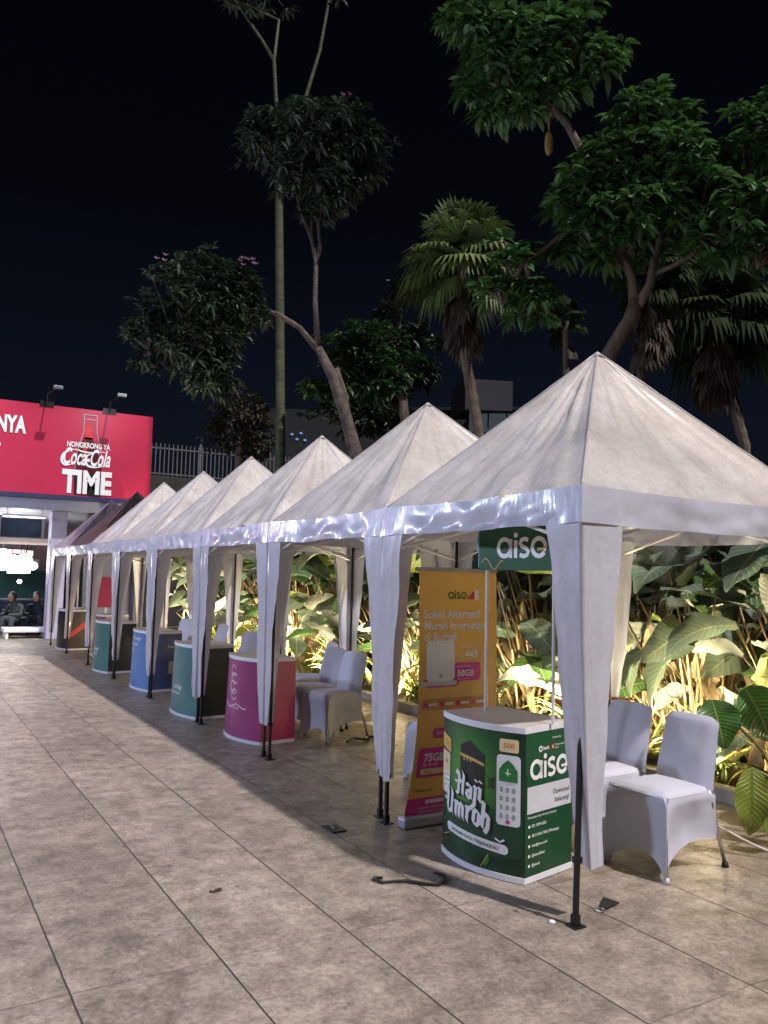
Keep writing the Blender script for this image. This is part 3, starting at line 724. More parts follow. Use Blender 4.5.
# ================================================================== ROLL-UP BANNER
root = empty('roll_up_banner', (2.89, 4.54, 0), R(1)); tag(root, 'yellow roll-up banner advertising home internet behind the green counter', 'banner')
BW = .655
def bsurf(u, v, off=0):
    t = v / 1.62
    x = .02 + (1 - (1 - min(1, t / .48)) ** 2) * .085 + u * (1 - 0.0) ; y = -.02 * math.sin(t * math.pi) + .02 * (u / BW - .5) ** 2
    return (x, y - off, v + .05)
g = MB(); g.grid(lambda a, b: bsurf(a * BW, b * 1.6), 10, 24); ban = g.build('banner_sheet', pmat('orange_print', (.80, .47, .11), .42, 0, .05, 1.5), root, smooth=True)
g = MB(); g.bbox(-.01, BW + .01, -.055, .035, .004, .07); g.build('base_cassette', pmat('silver', (.42, .43, .5), .35, .6, .05), root, bevel=.012)
g = MB(); g.bbox(.075, BW + .10, -.012, .008, 1.645, 1.67); g.tube([(.4, .02, .05), (.4, .02, 1.65)], .008, 6); g.build('support_pole', M['steel'], root)
A = Art(bsurf)
logo_aiso(A, .235, 1.415, .05, M['ink_green'], 2)
for k_ in range(3): A.rect(.395 + k_ * .02, 1.41, .411 + k_ * .02, 1.43 + k_ * .015, M['ink_red'], 2, n=1)
A.rect(.455, 1.405, .49, 1.475, W_, 2, n=1)
for k_, t_ in enumerate(('Solusi Alternatif', 'Murah Internetan', 'di Rumah')): A.text(t_, .035, 1.285 - k_ * .075, .079, W_, 2, bold=.022, sx=.92)
# router picture
A.poly([(.02, .86), (.07, .83), (.30, .83), (.33, .86), (.30, .885), (.05, .885)], M['ink_pink'], 1)
A.rect(.01, .84, .305, .87, M['ink_lgrey'], 2, r=.014); A.rect(.055, .87, .285, 1.135, W_, 3, r=.03); A.disc(.17, .905, .012, M['ink_grey'], 4)
A.text('mulai dari Rp', .33, 1.085, .028, W_, 2); A.text('Rp', .325, 1.02, .035, W_, 2); A.text('449', .37, 1.015, .075, W_, 2, bold=.03); A.text('.000', .51, 1.03, .03, W_, 2)
A.rect(.285, .865, .505, .985, M['ink_pink'], 4, r=.02); A.text('gratis kuota', .30, .955, .025, W_, 5); A.text('50GB', .305, .895, .062, W_, 5, bold=.03); A.text('selama 30 hari', .31, .873, .018, W_, 5)
A.rect(.015, .675, .56, .765, M['ink_cream'], 2, r=.03); A.rect(.021, .681, .554, .759, M['ink_orange'], 3, r=.027)
for k_ in range(4): A.disc(.055 + k_ * .13, .72, .018, M['ink_pink'], 4); A.rect(.08 + k_ * .13, .711, .15 + k_ * .13, .728, W_, 4, n=1)
A.rect(.13, .50, .40, .565, M['ink_pink'], 2, r=.018); A.text('Pilihan kuota', .15, .52, .032, W_, 3)
A.rect(.03, .255, .32, .44, M['ink_pink'], 2, r=.02); A.text('75GB', .075, .355, .07, W_, 3, bold=.03); A.text('Rp 150.000', .075, .325, .025, W_, 3); A.rect(.06, .272, .25, .308, M['ink_cream'], 3, r=.016); A.text('30 hari', .09, .281, .024, K_, 4)
A.text('Telekomunikasi', .03, .165, .024, K_, 3, bold=.01)
A.rect(.0, .01, BW, .125, M['ink_pink'], 2); A.rect(.14, .085, .33, .108, W_, 3, r=.01)
A.text('Dapatkan di aplikasi sekarang', .10, .055, .02, W_, 3); A.text('syarat dan ketentuan berlaku', .10, .03, .02, W_, 3)
A.build('printed_graphic', ban)

# ================================================================== CHAIRS
def make_chair():
    root = empty('banquet_chair')
    SW, SD, SH = .21, .42, .455       # half width, depth, seat height; faces -x
    def skirt(face):
        def fn(u, v):
            # u across face, v 0 top .. 1 hem
            if face == 0: p0, p1 = Vector((0, SW, 0)), Vector((0, -SW, 0)); zf0, zf1, arch = .006, .006, .105; nin = Vector((1, 0, 0))
            elif face == 1: p0, p1 = Vector((0, -SW, 0)), Vector((SD, -SW, 0)); zf0, zf1, arch = .015, .20, .03; nin = Vector((0, 1, 0))
            elif face == 2: p0, p1 = Vector((SD, -SW, 0)), Vector((SD, SW, 0)); zf0, zf1, arch = .20, .20, .08; nin = Vector((-1, 0, 0))
            else: p0, p1 = Vector((SD, SW, 0)), Vector((0, SW, 0)); zf0, zf1, arch = .20, .015, .03; nin = Vector((0, -1, 0))
            e = 1 - abs(2 * u - 1) ** 2.6
            hem = zf0 + (zf1 - zf0) * u + arch * (1 - abs(2 * u - 1) ** 2.0)
            if face == 1: hem = .006 + .17 * u ** .9 + .045 * math.sin(math.pi * u)
            if face == 3: hem = .006 + .17 * (1 - u) ** .9 + .045 * math.sin(math.pi * u)
            z = (SH - .02) + (hem - SH + .02) * v
            p = p0.lerp(p1, u); p.z = z
            if v < .12: q_ = 1 - v / .12; p += nin * (.022 * q_ * q_); p.z += .006 * q_
            p += nin * (.066 * e * math.sin(min(1, v * 1.0) * math.pi * .62) + .006 * math.sin((u - .5) * 20 * (1 - v * .3)) * v * (1 - v) * 2 + .004 * noise.noise(Vector((u * 5, v * 4, face * 3))))
            # feet splay slightly outward at the front
            fx = -.02 * v if face in (0,) else -.02 * v * (1 - p.x / SD)
            p.x += fx; p.y *= 1 + .03 * v
            return p
        return fn
    g = MB()
    for f_ in range(4): g.grid(skirt(f_), 20, 12)
    # domed seat top
    def top(u, v):
        x = .016 + u * (SD - .032); y = (v * 2 - 1) * (SW - .016)
        ed = min(u, 1 - u, v, 1 - v) * 8; ed = min(1, ed)
        return (x, y, SH - .022 + .028 * (1 - (1 - ed) ** 2) + .012 * math.sin(math.pi * u) * math.sin(math.pi * v))
    g.grid(top, 16, 16)
    g.build('seat_cover', M['spandex'], root, smooth=True)
    # back: padded rounded panel, leaning
    def bk(sgn):
        def fn(u, v):
            t = u * 2 - 1
            h = .40 * v - .02
            wd = SW * (.95 - .10 * v) * (1 if v < .9 else math.sqrt(max(0, 1 - ((v - .9) / .1) ** 2 * .22)))
            th = .022 * (1 - abs(t) ** 4) * (1 - max(0, (v - .9) / .1) ** 2) * (1 - .25*math.sin(v*math.pi)) 
            zz = SH + h - (.018 * abs(t) ** 4 if v > .8 else 0) * ((v - .8) / .2 if v > .8 else 0)
            lean = .40 + .22 * v ** 1.15 * .43 + .018 * t * t
            return (lean + sgn * th - .012 * math.sin(v * math.pi) * (1 - t * t) + .004 * noise.noise(Vector((t * 2, v * 3, 4))) + .003 * math.sin(t * 9 + v * 7) * (1 - v) ** 2, t * wd, zz)
        return fn
    g = MB(); g.grid(bk(-1), 14, 18); g.grid(bk(1), 14, 18); g.build('backrest_cover', M['spandex'], root, smooth=True)
    for sx, sy in ((0, 1), (0, -1), (1, 1), (1, -1)):
        p = MB()
        if sx == 0: p.tube([(.04, sy * (SW - .04), SH - .03), (.010, sy * (SW - .014), .02)], .010, 8)
        else: p.tube([(SD - .03, sy * (SW - .02), SH - .02), (SD + .015, sy * (SW - .01), .25), (SD + .095, sy * (SW - .01), .02)], .011, 8)
        lg = p.build('leg', M['steel'], root, smooth=True)
        q = MB(); c_ = (-.004, sy * (SW - .004)) if sx == 0 else (SD + .097, sy * (SW - .01))
        q.tube([(c_[0], c_[1], .0), (c_[0], c_[1], .028)], [.021, .017], 8); q.build('foot_cap', M['rubber'] if sx else M['spandex'], lg, smooth=True)
    return root
chair0 = make_chair()
chairs = [
    (3.645, 3.29, 2, 'white spandex covered chair nearest the camera, fully in view beside the nearest tent leg'),
    (3.66, 3.80, 0, 'white covered chair half hidden between the nearest tent leg and the fully visible chair'),
    (3.63, 5.42, 4, 'white covered chair glimpsed between the second tent leg and the yellow banner'),
    (3.62, 7.29, 12, 'white covered chair with arched skirt right of the magenta counter, nearer of the pair'),
    (3.66, 7.83, 8, 'white covered chair right of the magenta counter, farther of the pair'),
    (3.95, 8.62, -8, 'white covered chair whose backrest peeks over the right edge of the magenta counter'),
    (3.62, 9.62, 150, 'white covered chair turned sideways between the nearer teal and the magenta counters'),
    (3.78, 10.15, 30, 'white covered chair back showing just above the dark side of the nearer teal counter'),
    (3.85, 11.9, 5, 'white covered chair back showing above the blue counter'),
    (3.80, 13.3, 20, 'white covered chair showing pinkish between the blue and the farther teal counters')]
for i, (x, y, a, lb) in enumerate(chairs):
    o = chair0 if i == 0 else copy_tree(chair0)
    o.location = (x, y, 0); o.rotation_euler.z = R(a)
    tag(o, lb, 'chair', 'white covered banquet chairs')

# pink posters inside the far tents
root = empty('poster_stand', (3.55, 16.2, 0)); tag(root, 'pink red poster stand inside the brownish tent', 'poster')
g = MB(); g.bbox(-.30, .30, -.01, .01, .9, 1.48); g.build('poster_panel', pmat('pink_poster', (.34, .035, .075), .4, 0, .15, 2), root)
g = MB(); g.bbox(-.02, .02, .012, .04, 0, 1.4); g.bbox(-.25, .25, -.1, .15, 0, .03); g.build('stand', M['white_metal'], root)
root = empty('standing_fan', (3.62, 17.9, 0)); tag(root, 'white thin pole on a round base standing on the black counter', 'pole')
root.location = (3.3, 17.7, .8)
g = MB(); g.tube([(0, 0, 0), (0, 0, .035)], [.12, .11], 16); g.build('base', M['white_metal'], root, smooth=True)
g = MB(); g.tube([(0, 0, .035), (0, 0, .75)], .015, 8); g.build('pole', M['white_metal'], root, smooth=True)

# ================================================================== things lying on the paving
strap = pmat('black_strap', (.015, .015, .018), .35, 0, .2)
g = MB(); S = [(2.335, 3.84), (2.30, 3.86), (2.275, 3.83), (2.30, 3.78), (2.36, 3.765), (2.42, 3.735), (2.48, 3.66), (2.54, 3.62), (2.60, 3.64), (2.64, 3.71), (2.62, 3.77)]
def ribbon(mb, pts, w, t, z=.004):
    vs = []
    for i, p in enumerate(pts):
        a = pts[max(0, i - 1)]; b = pts[min(len(pts) - 1, i + 1)]
        dx, dy = b[0] - a[0], b[1] - a[1]; l = math.hypot(dx, dy)
        nx, ny = -dy / l * w / 2, dx / l * w / 2
        zz = z + .006 * abs(math.sin(i * .9))
        vs += [(p[0] + nx, p[1] + ny, zz), (p[0] - nx, p[1] - ny, zz), (p[0] - nx, p[1] - ny, zz + t), (p[0] + nx, p[1] + ny, zz + t)]
    fs = []
    for i in range(len(pts) - 1):
        for k in range(4): fs.append((4*i+k, 4*i+(k+1)%4, 4*i+4+(k+1)%4, 4*i+4+k))
    mb.add(vs, fs)
ribbon(g, S, .022, .006); tag(g.build('strap', strap), 'black S-shaped strap lying on the paving before the green counter', 'strap')
root = empty('strap_clip', (3.10, 3.0, 0), R(20)); tag(root, 'small black strap clip on the paving right of the nearest tent post', 'clip')
g = MB(); g.add([(-.02, -.015, .006), (.09, -.04, .01), (.09, .045, .012), (-.02, .015, .006), (-.02, -.015, .014), (.09, -.04, .018), (.09, .045, .02), (-.02, .015, .014)], [(0, 3, 2, 1), (4, 5, 6, 7), (0, 1, 5, 4), (1, 2, 6, 5), (2, 3, 7, 6), (3, 0, 4, 7)]); g.build('clip_body', strap, root)
g = MB(); g.tube([(-.02 - .025 + .022 * math.cos(a * .7), .022 * math.sin(a * .7), .009) for a in range(10)], .004, 6); g.build('ring', M['steel'], root)
root = empty('drain_cover', (2.50, 4.72, 0), R(0)); tag(root, 'small flat black plate on the paving left of the second tent post', 'plate')
g = MB(); g.box((0, 0, .006), (.10, .16, .010)); g.build('plate', strap, root, bevel=.003)
g = MB(); g.tube([(-.02, -.05, .016), (-.02, 0, .03), (-.02, .05, .016)], .005, 6); g.build('handle', strap, root)
g = MB(); rr = random.Random(5)
pts = [Vector((4.02, 3.38, .26)), Vector((4.15, 3.33, .24)), Vector((4.30, 3.25, .17)), Vector((4.45, 3.14, .08)), Vector((4.56, 3.0, .025)), Vector((4.62, 2.85, .012)), Vector((4.68, 2.5, .012)), Vector((4.7, 2.0, .012))]
sm = []
for i in range(len(pts) - 1):
    for t in (0, .25, .5, .75):
        p0 = pts[max(0, i - 1)]; p1 = pts[i]; p2 = pts[i + 1]; p3 = pts[min(len(pts) - 1, i + 2)]
        sm.append(.5 * ((2 * p1) + (-p0 + p2) * t + (2 * p0 - 5 * p1 + 4 * p2 - p3) * t * t + (-p0 + 3 * p1 - 3 * p2 + p3) * t ** 3))
g.tube(sm, .007, 8); tag(g.build('hose', pmat('white_hose', (.6, .57, .5), .4), smooth=True), 'thin white hose arching from the nearest chair down to the paving', 'hose')
g = MB(); g.tube([(4.1 + .05*i, 7.15 + .03 * math.sin(i), .012) for i in range(6)], .012, 6); g.tube([(3.85, 7.05, .012), (3.95, 7.10, .03), (4.1, 7.05, .012)], .012, 6)
tag(g.build('cable_coil', strap), 'black cable lying beside the chairs at the magenta counter', 'cable')
g = MB(); g.tube([(2.757, 2.995, .0), (2.757, 2.995, .007), (2.757, 2.995, .012)], [.016, .016, .010], 12); tag(g.build('bottle_cap', M['white_trim'], smooth=True), 'tiny white bottle cap lying on the paving just left of the nearest tent post', 'scrap')  # white bottle cap dropped on the paving
g = MB()
for (lx, ly, a_) in ((1.50, 4.08, .4),): paddle_pts = [(lx + math.cos(a_ + t) * .03 * (1 + .4 * math.cos(2 * t)), ly + math.sin(a_ + t) * .018, .006 + .006 * math.sin(3 * t)) for t in np.linspace(0, 6.0, 12)]; g.add(paddle_pts + [(lx, ly, .002)], [(i, i + 1, 12) for i in range(11)])
tag(g.build('fallen_leaf', pmat('dead_leaf', (.04, .025, .015), .8)), 'small dark dry leaf lying on the open paving left of the tents', 'leaf')
# green bottle behind chair leg
g = MB(); g.tube([(4.02, 3.42, 0), (4.02, 3.42, .17), (4.02, 3.42, .20), (4.02, 3.42, .24)], [.032, .032, .014, .012], 12); tag(g.build('bottle', pmat('green_glass', (.02, .06, .02), .15), smooth=True), 'dark green bottle standing behind the nearest chair', 'bottle')

# ================================================================== PLANTS
M['paddle'] = leaf_mat('paddle_leaf', (.03, .085, .02), (.06, .14, .03), (.23, .255, .225), .5, .28, .35)
M['paddle_w'] = leaf_mat('paddle_leaf_waxy', (.10, .15, .11), (.17, .22, .17), (.26, .28, .25), .55, .28, .3)
M['paddle_y'] = leaf_mat('paddle_leaf_yellow', (.14, .22, .02), (.30, .34, .05), (.30, .33, .14), .4, .3)
M['stalk'] = pmat('stalk', (.36, .26, .14), .6, 0, .4, 3, 0, 40, stretch=(1, 1, .15))
M['stalk_g'] = pmat('stalk_green', (.20, .20, .07), .5, 0, .4, 3)
M['dryleaf'] = leaf_mat('dry_leaf', (.24, .16, .10), (.50, .38, .24), (.40, .30, .20), .7, .2)
M['narrow'] = leaf_mat('narrow_leaf', (.07, .12, .02), (.30, .29, .09), None, .45, .3)
M['flower'] = pmat('orange_bract', (.6, .2, .03), .5, 0, .2)

def paddle(mb, base, direction, up, ln, wd, droop=.35, fold=.15, mi=0, curl=0, nseg=8, seed=0):
    d = direction.normalized(); sd_ = d.cross(up).normalized(); nrm = sd_.cross(d).normalized()
    vs = []; K = 3
    p = Vector(base); ang = 0
    for i in range(nseg + 1):
        t = i / nseg
        ww = wd * .5 * max(0.0, math.sin(math.pi * min(1, (t * .97 + .03)) ** .82)) ** .95 * (1 + .04 * math.sin(t * 23 + seed))
        if i == nseg: ww = .004
        cd = (d * math.cos(ang) - nrm * math.sin(ang))
        cn = (nrm * math.cos(ang) + d * math.sin(ang))
        for k in range(-K, K + 1):
            s = k / K
            rip = .05 * wd * math.sin(t * 17 + seed + s * 2) * abs(s) ** 2
            vs.append(p + sd_ * (ww * s) + cn * (abs(s) ** 1.4 * ww * fold * 2 + rip - curl * ww * s * s))
        p = p + cd * (ln / nseg); ang += droop / nseg * (1 + t)
    w_ = 2 * K + 1
    mb.add(vs, [(i * w_ + k, i * w_ + k + 1, (i + 1) * w_ + k + 1, (i + 1) * w_ + k) for i in range(nseg) for k in range(2 * K)], mi, [(i / nseg, abs(k / K), (seed * 7) % 5 + 1) for i in range(nseg + 1) for k in range(-K, K + 1)])

def paddle_plant(seed, n=14, height=1.7, spread=.9, yellow=0):
    rn = random.Random(seed)
    root = empty('broad_leaf_plant')
    st = MB(); lv = MB()
    for i in range(n):
        az = rn.uniform(0, 2 * math.pi); b = Vector((rn.uniform(-.12, .12), rn.uniform(-.22, .22), -.02))
        hh = height * rn.uniform(.28, 1.05); sp_ = spread * rn.uniform(.2, 1) * .6
        top = b + Vector((math.cos(az) * sp_, math.sin(az) * sp_, hh))
        mid = b.lerp(top, .5) + Vector((-math.cos(az) * sp_ * .15, -math.sin(az) * sp_ * .15, .05))
        pts = [b, b.lerp(mid, .5), mid, mid.lerp(top, .55), top]
        st.tube(pts, [.020, .015, .011, .009, .007], 6)
        ln = rn.uniform(.44, .84); wd = ln * rn.uniform(.40, .58)
        a2 = az + rn.uniform(-.6, .6)
        el = rn.uniform(-.5, .9)
        d = Vector((math.cos(a2) * math.cos(el), math.sin(a2) * math.cos(el), math.sin(el)))
        tw = rn.uniform(-.9, .9); up = Vector((math.sin(tw) * -math.sin(a2), math.sin(tw) * math.cos(a2), math.cos(tw)))
        paddle(lv, top, d, up, ln, wd, rn.uniform(.2, 1.1), rn.uniform(.02, .18), (1 if rn.random() < yellow else (3 if rn.random() < .55 else 0)), 0, 9, i)
    # sheathed pseudostems: narrow lanceolate brown stalks
    for i in range(int(n * .6)):
        az = rn.uniform(0, 2 * math.pi); r_ = rn.uniform(.02, .2); b = Vector((math.cos(az) * r_, math.sin(az) * r_ * 1.6, -.02))
        hh = height * rn.uniform(.35, .8); lean = rn.uniform(.05, .5)
        st.tube([b, b + Vector((math.cos(az) * lean * .35, math.sin(az) * lean * .35, hh * .55)), b + Vector((math.cos(az) * lean, math.sin(az) * lean, hh))], [.014, .010, .004], 5)
    for i in range(int(n * .7)):
        az = rn.uniform(0, 2 * math.pi); b = Vector((rn.uniform(-.15, .15), rn.uniform(-.2, .2), rn.uniform(.35, .8) * height * .6))
        d = Vector((math.cos(az) * .5, math.sin(az) * .5, rn.uniform(-1, .9)))
        paddle(lv, b, d, Vector((math.cos(az), math.sin(az), .4)), rn.uniform(.45, .9), rn.uniform(.07, .17), .4, .3, 2, 0, 6, i)
    st.build('stems', M['stalk'], root, smooth=True)
    lv.build('leaves', [M['paddle'], M['paddle_y'], M['dryleaf'], M['paddle_w']], root, smooth=True)
    return root
def narrow_plant(seed, n=46, h=1.1):
    rn = random.Random(seed); root = empty('strap_leaf_plant'); lv = MB()
    for i in range(n):
        az = rn.uniform(0, 2 * math.pi); el = rn.uniform(.75, 1.45)
        d = Vector((math.cos(az) * math.cos(el), math.sin(az) * math.cos(el), math.sin(el)))
        paddle(lv, Vector((rn.uniform(-.1, .1), rn.uniform(-.14, .14), 0)), d, Vector((-math.cos(az), -math.sin(az), .3)), h * rn.uniform(.6, 1.15), rn.uniform(.035, .065), rn.uniform(.5, 1.7), .25, 1 if rn.random() < .25 else 0, 0, 8, i)
    lv.build('leaves', [M['narrow'], M['dryleaf']], root, smooth=True)
    return root
protoA = [paddle_plant(11, 38, 1.8, 1.25, .10), paddle_plant(23, 36, 1.95, 1.35, .12), paddle_plant(37, 36, 1.6, 1.15, .16)]
protoB = [narrow_plant(5, 34, .95), narrow_plant(9, 28, .8)]
where = ['right of the nearest chair, at the right edge', 'behind the nearest covered chair', 'just behind the nearest tent', 'behind the green counter', 'behind the yellow banner', 'behind the second tent, close to its rear leg', 'behind the second tent, left of its middle', 'behind the chairs by the magenta counter', 'behind the magenta counter', 'behind the third tent, near its far rear leg', 'behind the nearer teal counter', 'behind the fourth tent, in its middle', 'behind the fourth tent, near its far leg', 'behind the blue counter', 'behind the fifth tent, far side', 'behind the farther teal counter', 'behind the sixth tent, far side', 'behind the brownish tent', 'behind the farthest tent']
ys = [2.35, 3.05, 3.75, 4.5, 5.2, 5.95, 6.7, 7.4, 8.15, 8.9, 9.7, 10.5, 11.3, 12.2, 13.1, 14.1, 15.2, 16.4, 17.7]
for i, y in enumerate(ys):
    p = protoA[i % 3]; o = p if i < 3 else copy_tree(p)
    o.location = (5.95 + rnd.uniform(-.15, .25), y + rnd.uniform(-.1, .1), .08); o.rotation_euler.z = rnd.uniform(0, 6.28)
    s_ = rnd.uniform(.92, 1.12); o.scale = (s_, s_, s_)
    tag(o, 'tall broad-leaved plant with grey leaf undersides ' + where[i].replace(', close to its rear leg', ' near its rear leg').replace(', near its far rear leg', ' near its far leg'), 'plant', 'broad-leaved plants in the bed behind the tents')
for i, y in enumerate([2.2, 3.3, 4.2, 5.1, 6.0, 6.9, 7.8, 8.7, 9.6, 10.6, 11.7, 12.9, 14.2, 15.8, 17.3]):
    o = copy_tree(protoA[(i + 1) % 3]); o.location = (6.62 + rnd.uniform(-.15, .2), y, .08); o.rotation_euler.z = rnd.uniform(0, 6.28); s_ = rnd.uniform(1.0, 1.15); o.scale = (s_, s_, s_)
    tag(o, 'taller broad-leaved plant of the rear row ' + ['at the right picture edge', 'beyond the nearest chair', 'beyond the second chair', 'beyond the green header sign', 'beyond the banner top', 'beyond the second tent', 'beyond the pair of chairs', 'beyond the magenta counter', 'beyond the third tent', 'beyond the nearer teal counter', 'beyond the fourth tent far leg', 'beyond the blue counter', 'beyond the fifth tent', 'beyond the farther teal counter', 'beyond the brownish tent'][i], 'plant', 'broad-leaved plants in the bed behind the tents')
ysb = [2.75, 3.5, 4.25, 5.0, 5.75, 6.5, 7.1, 7.9, 8.6, 9.5, 10.4, 11.6, 12.9, 14.5, 16.0]
wb = ['at the right picture edge', 'behind the nearest chair backrest', 'behind the second chair backrest', 'right of the green header sign pole', 'behind the banner edge', 'right of the second leg of the tents', 'lit bright yellow behind the pair of chairs', 'behind the farther chair of the pair', 'above the magenta counter', 'behind the fourth tent near leg', 'above the nearer teal counter', 'above the blue counter', 'behind the fifth tent far leg', 'above the farther teal counter', 'behind the brownish tent']
for i, y in enumerate(ysb):
    p = protoB[i % 2]; o = p if i < 2 else copy_tree(p)
    o.location = (5.62 + rnd.uniform(-.05, .12), y, .06); o.rotation_euler.z = rnd.uniform(0, 6.28); s_ = rnd.uniform(.8, 1.1); o.scale = (s_, s_, s_)
    tag(o, 'low yellow-green fountain of strap leaves ' + wb[i], 'plant', 'strap-leaved plants along the bed edge')
# foreground plant with the big heart leaves at the right edge
root = empty('taro_plant', (5.05, 3.15, 0)); tag(root, 'taro plant with big green leaf and yellowing leaves right of the nearest chair', 'plant')
lv = MB(); st = MB()
def heart(c, d, up, ln, wd, mi, droop=.5):
    paddle(lv, c, d, up, ln, wd, droop, .16, mi, 0, 12, c.x * 9)
    paddle(lv, c + up.normalized() * .004, d, up, ln * .95, .012, droop, .05, 1, 0, 12, 0)
def loc(px, py, Y): return at_Y(px, py, Y) - Vector((5.05, 3.15, 0))
specs = [((745, 688, 3.3), (.15, -.5, -.8), (-.5, -.7, .5), .36, .34, 0), ((712, 700, 3.35), (-.2, -.45, -.8), (-.7, -.6, .4), .30, .26, 0),
         ((752, 768, 3.15), (-.25, -.2, -.95), (-.6, -.75, .2), .40, .22, 1), ((775, 790, 3.1), (.1, -.2, -.9), (-.5, -.8, .2), .38, .26, 1), ((770, 650, 3.4), (.3, -.3, -.6), (-.4, -.7, .5), .36, .32, 0)]
for (a, d, up, ln, wd, mi) in specs:
    c = loc(*a); heart(c, Vector(d), Vector(up), ln, wd, mi)
    b_ = Vector((.15, .10, 0)); st.tube([b_, b_.lerp(c, .5) + Vector((0, 0, .12)), c], [.014, .010, .006], 6)
st.build('stems', M['stalk_g'], root, smooth=True); lv.build('leaves', [leaf_mat('taro_green', (.03, .13, .012), (.05, .18, .02), (.12, .24, .05), .35, .3), M['paddle_y']], root, smooth=True)
# orange blooms
for i, (px, py, Y, lb) in enumerate([(620, 703, 4.1, 'orange bloom between the two nearest chair backs'), (497, 688, 5.0, 'orange bloom just right of the banner pole'), (562, 705, 4.3, 'orange bloom behind the right end of the green counter')]):
    c = at_Y(px, py, Y)
    g = MB(); rn = random.Random(i)
    root = empty('flower', (c.x, c.y, 0)); tag(root, lb, 'flower', 'orange blooms in the planting bed')
    for k in range(7):
        a = k / 7 * 6.28; paddle(g, Vector((0, 0, c.z)), Vector((math.cos(a), math.sin(a), .5)), Vector((0, 0, 1)), .11, .06, .5, .2, 0, 0, 5)
    g.build('petals', M['flower'], root, smooth=True)
    g = MB(); g.tube([(0, 0, 0), (.01, 0, c.z)], .006, 6); g.build('stem', M['stalk_g'], root)

# ground uplights in the bed (the lit lamps seen as yellow glows)
lamp_e = pmat('uplight_glass', (1, .8, .4), .4, emis=(1, .78, .35), estr=12)
upl = [(5.22, 2.9, 'right of the nearest chair'), (5.25, 4.3, 'behind the second chair'), (5.25, 5.7, 'behind the second tent'), (5.25, 7.25, 'behind the pair of chairs'), (5.25, 8.9, 'behind the magenta counter'), (5.25, 10.6, 'behind the nearer teal counter'), (5.25, 12.6, 'behind the blue counter'), (5.25, 15.0, 'behind the farther teal counter'), (5.25, 17.4, 'behind the farthest tent')]
for i, (x, y, lb) in enumerate(upl):
    root = empty('garden_uplight', (x, y, 0)); tag(root, 'small black ground uplight glowing warm yellow ' + lb, 'lamp', 'ground uplights along the bed')
    g = MB(); g.tube([(0, 0, 0), (0, 0, .05)], [.03, .02], 10); g.tube([(0, 0, .05), (.05, 0, .10)], [.04, .055], 12); g.build('housing', M['black_metal'], root, smooth=True)
    g = MB(); g.tube([(.052, 0, .102), (.056, 0, .106)], .048, 12); g.build('lens', lamp_e, root)
    spot_light('uplight_beam', (x + .09, y, .16), (x + .75, y + .1, 1.35), 340, (1, .84, .50), 150, .05)
    point_light('uplight_spill', (x + .35, y, .5), 14 if i < 5 else (30 if i < 7 else 110), (1, .78, .45), .06)

# ================================================================== TREES
def leafcloud(mb, centres, per, ln, wd, rn, droop=.4, mi=0, outward=None, upb=.25):
    """rosettes of folded leaves at the given centres"""
    for c, out in centres:
        for k in range(per):
            a = rn.uniform(0, 6.2832); z = rn.uniform(-.55, .75) + upb * .5
            d = Vector((math.cos(a), math.sin(a), z)).normalized() + out * .55; d.normalize()
            l = ln * rn.uniform(.65, 1.15); w_ = wd * rn.uniform(.8, 1.15)
            b = c + d * l * .12
            up = Vector((rn.uniform(-.4, .4), rn.uniform(-.4, .4), 1)); s = d.cross(up)
            if s.length < 1e-3: continue
            s.normalize(); n = s.cross(d)
            dz = Vector((0, 0, -1)) * l * droop * rn.uniform(.4, 1.2)
            m1 = b + d * l * .34 + dz * .10; m2 = b + d * l * .70 + dz * .48; tip = b + d * l + dz
            f_ = n * w_ * .20
            mb.add([b, m1 + s * w_ * .48 + f_, m2 + s * w_ * .42 + f_, tip, m2 - s * w_ * .42 + f_, m1 - s * w_ * .48 + f_, m1, m2], [(0, 1, 6), (1, 2, 7, 6), (2, 3, 7), (0, 6, 5), (6, 7, 4, 5), (7, 3, 4)], mi)
def ellipsoid_points(c, r, n, rn, shell=.5, dens=6):
    """rosette centres gathered in sub-clumps over an uneven ellipsoid, with a few stray sprigs"""
    out = []
    m = max(3, int(n / dens)); subs = []
    for i in range(m):
        v = Vector((rn.gauss(0, 1), rn.gauss(0, 1), rn.gauss(0, 1))).normalized()
        k = (shell + (1 - shell) * rn.random()) * (1 + .35 * noise.noise(v * 2.2 + Vector(c))) * (1.12 if rn.random() < .2 else .95)
        subs.append((v, k))
    while len(out) < n:
        v, k = rn.choice(subs)
        j = Vector((rn.gauss(0, 1), rn.gauss(0, 1), rn.gauss(0, .7))) * .17
        q = v * k + j
        out.append((Vector((c[0] + q.x * r[0], c[1] + q.y * r[1], c[2] + q.z * r[2])), (v + j * 2).normalized()))
    return out
right_dir = Vector(CAM_R[:, 0])
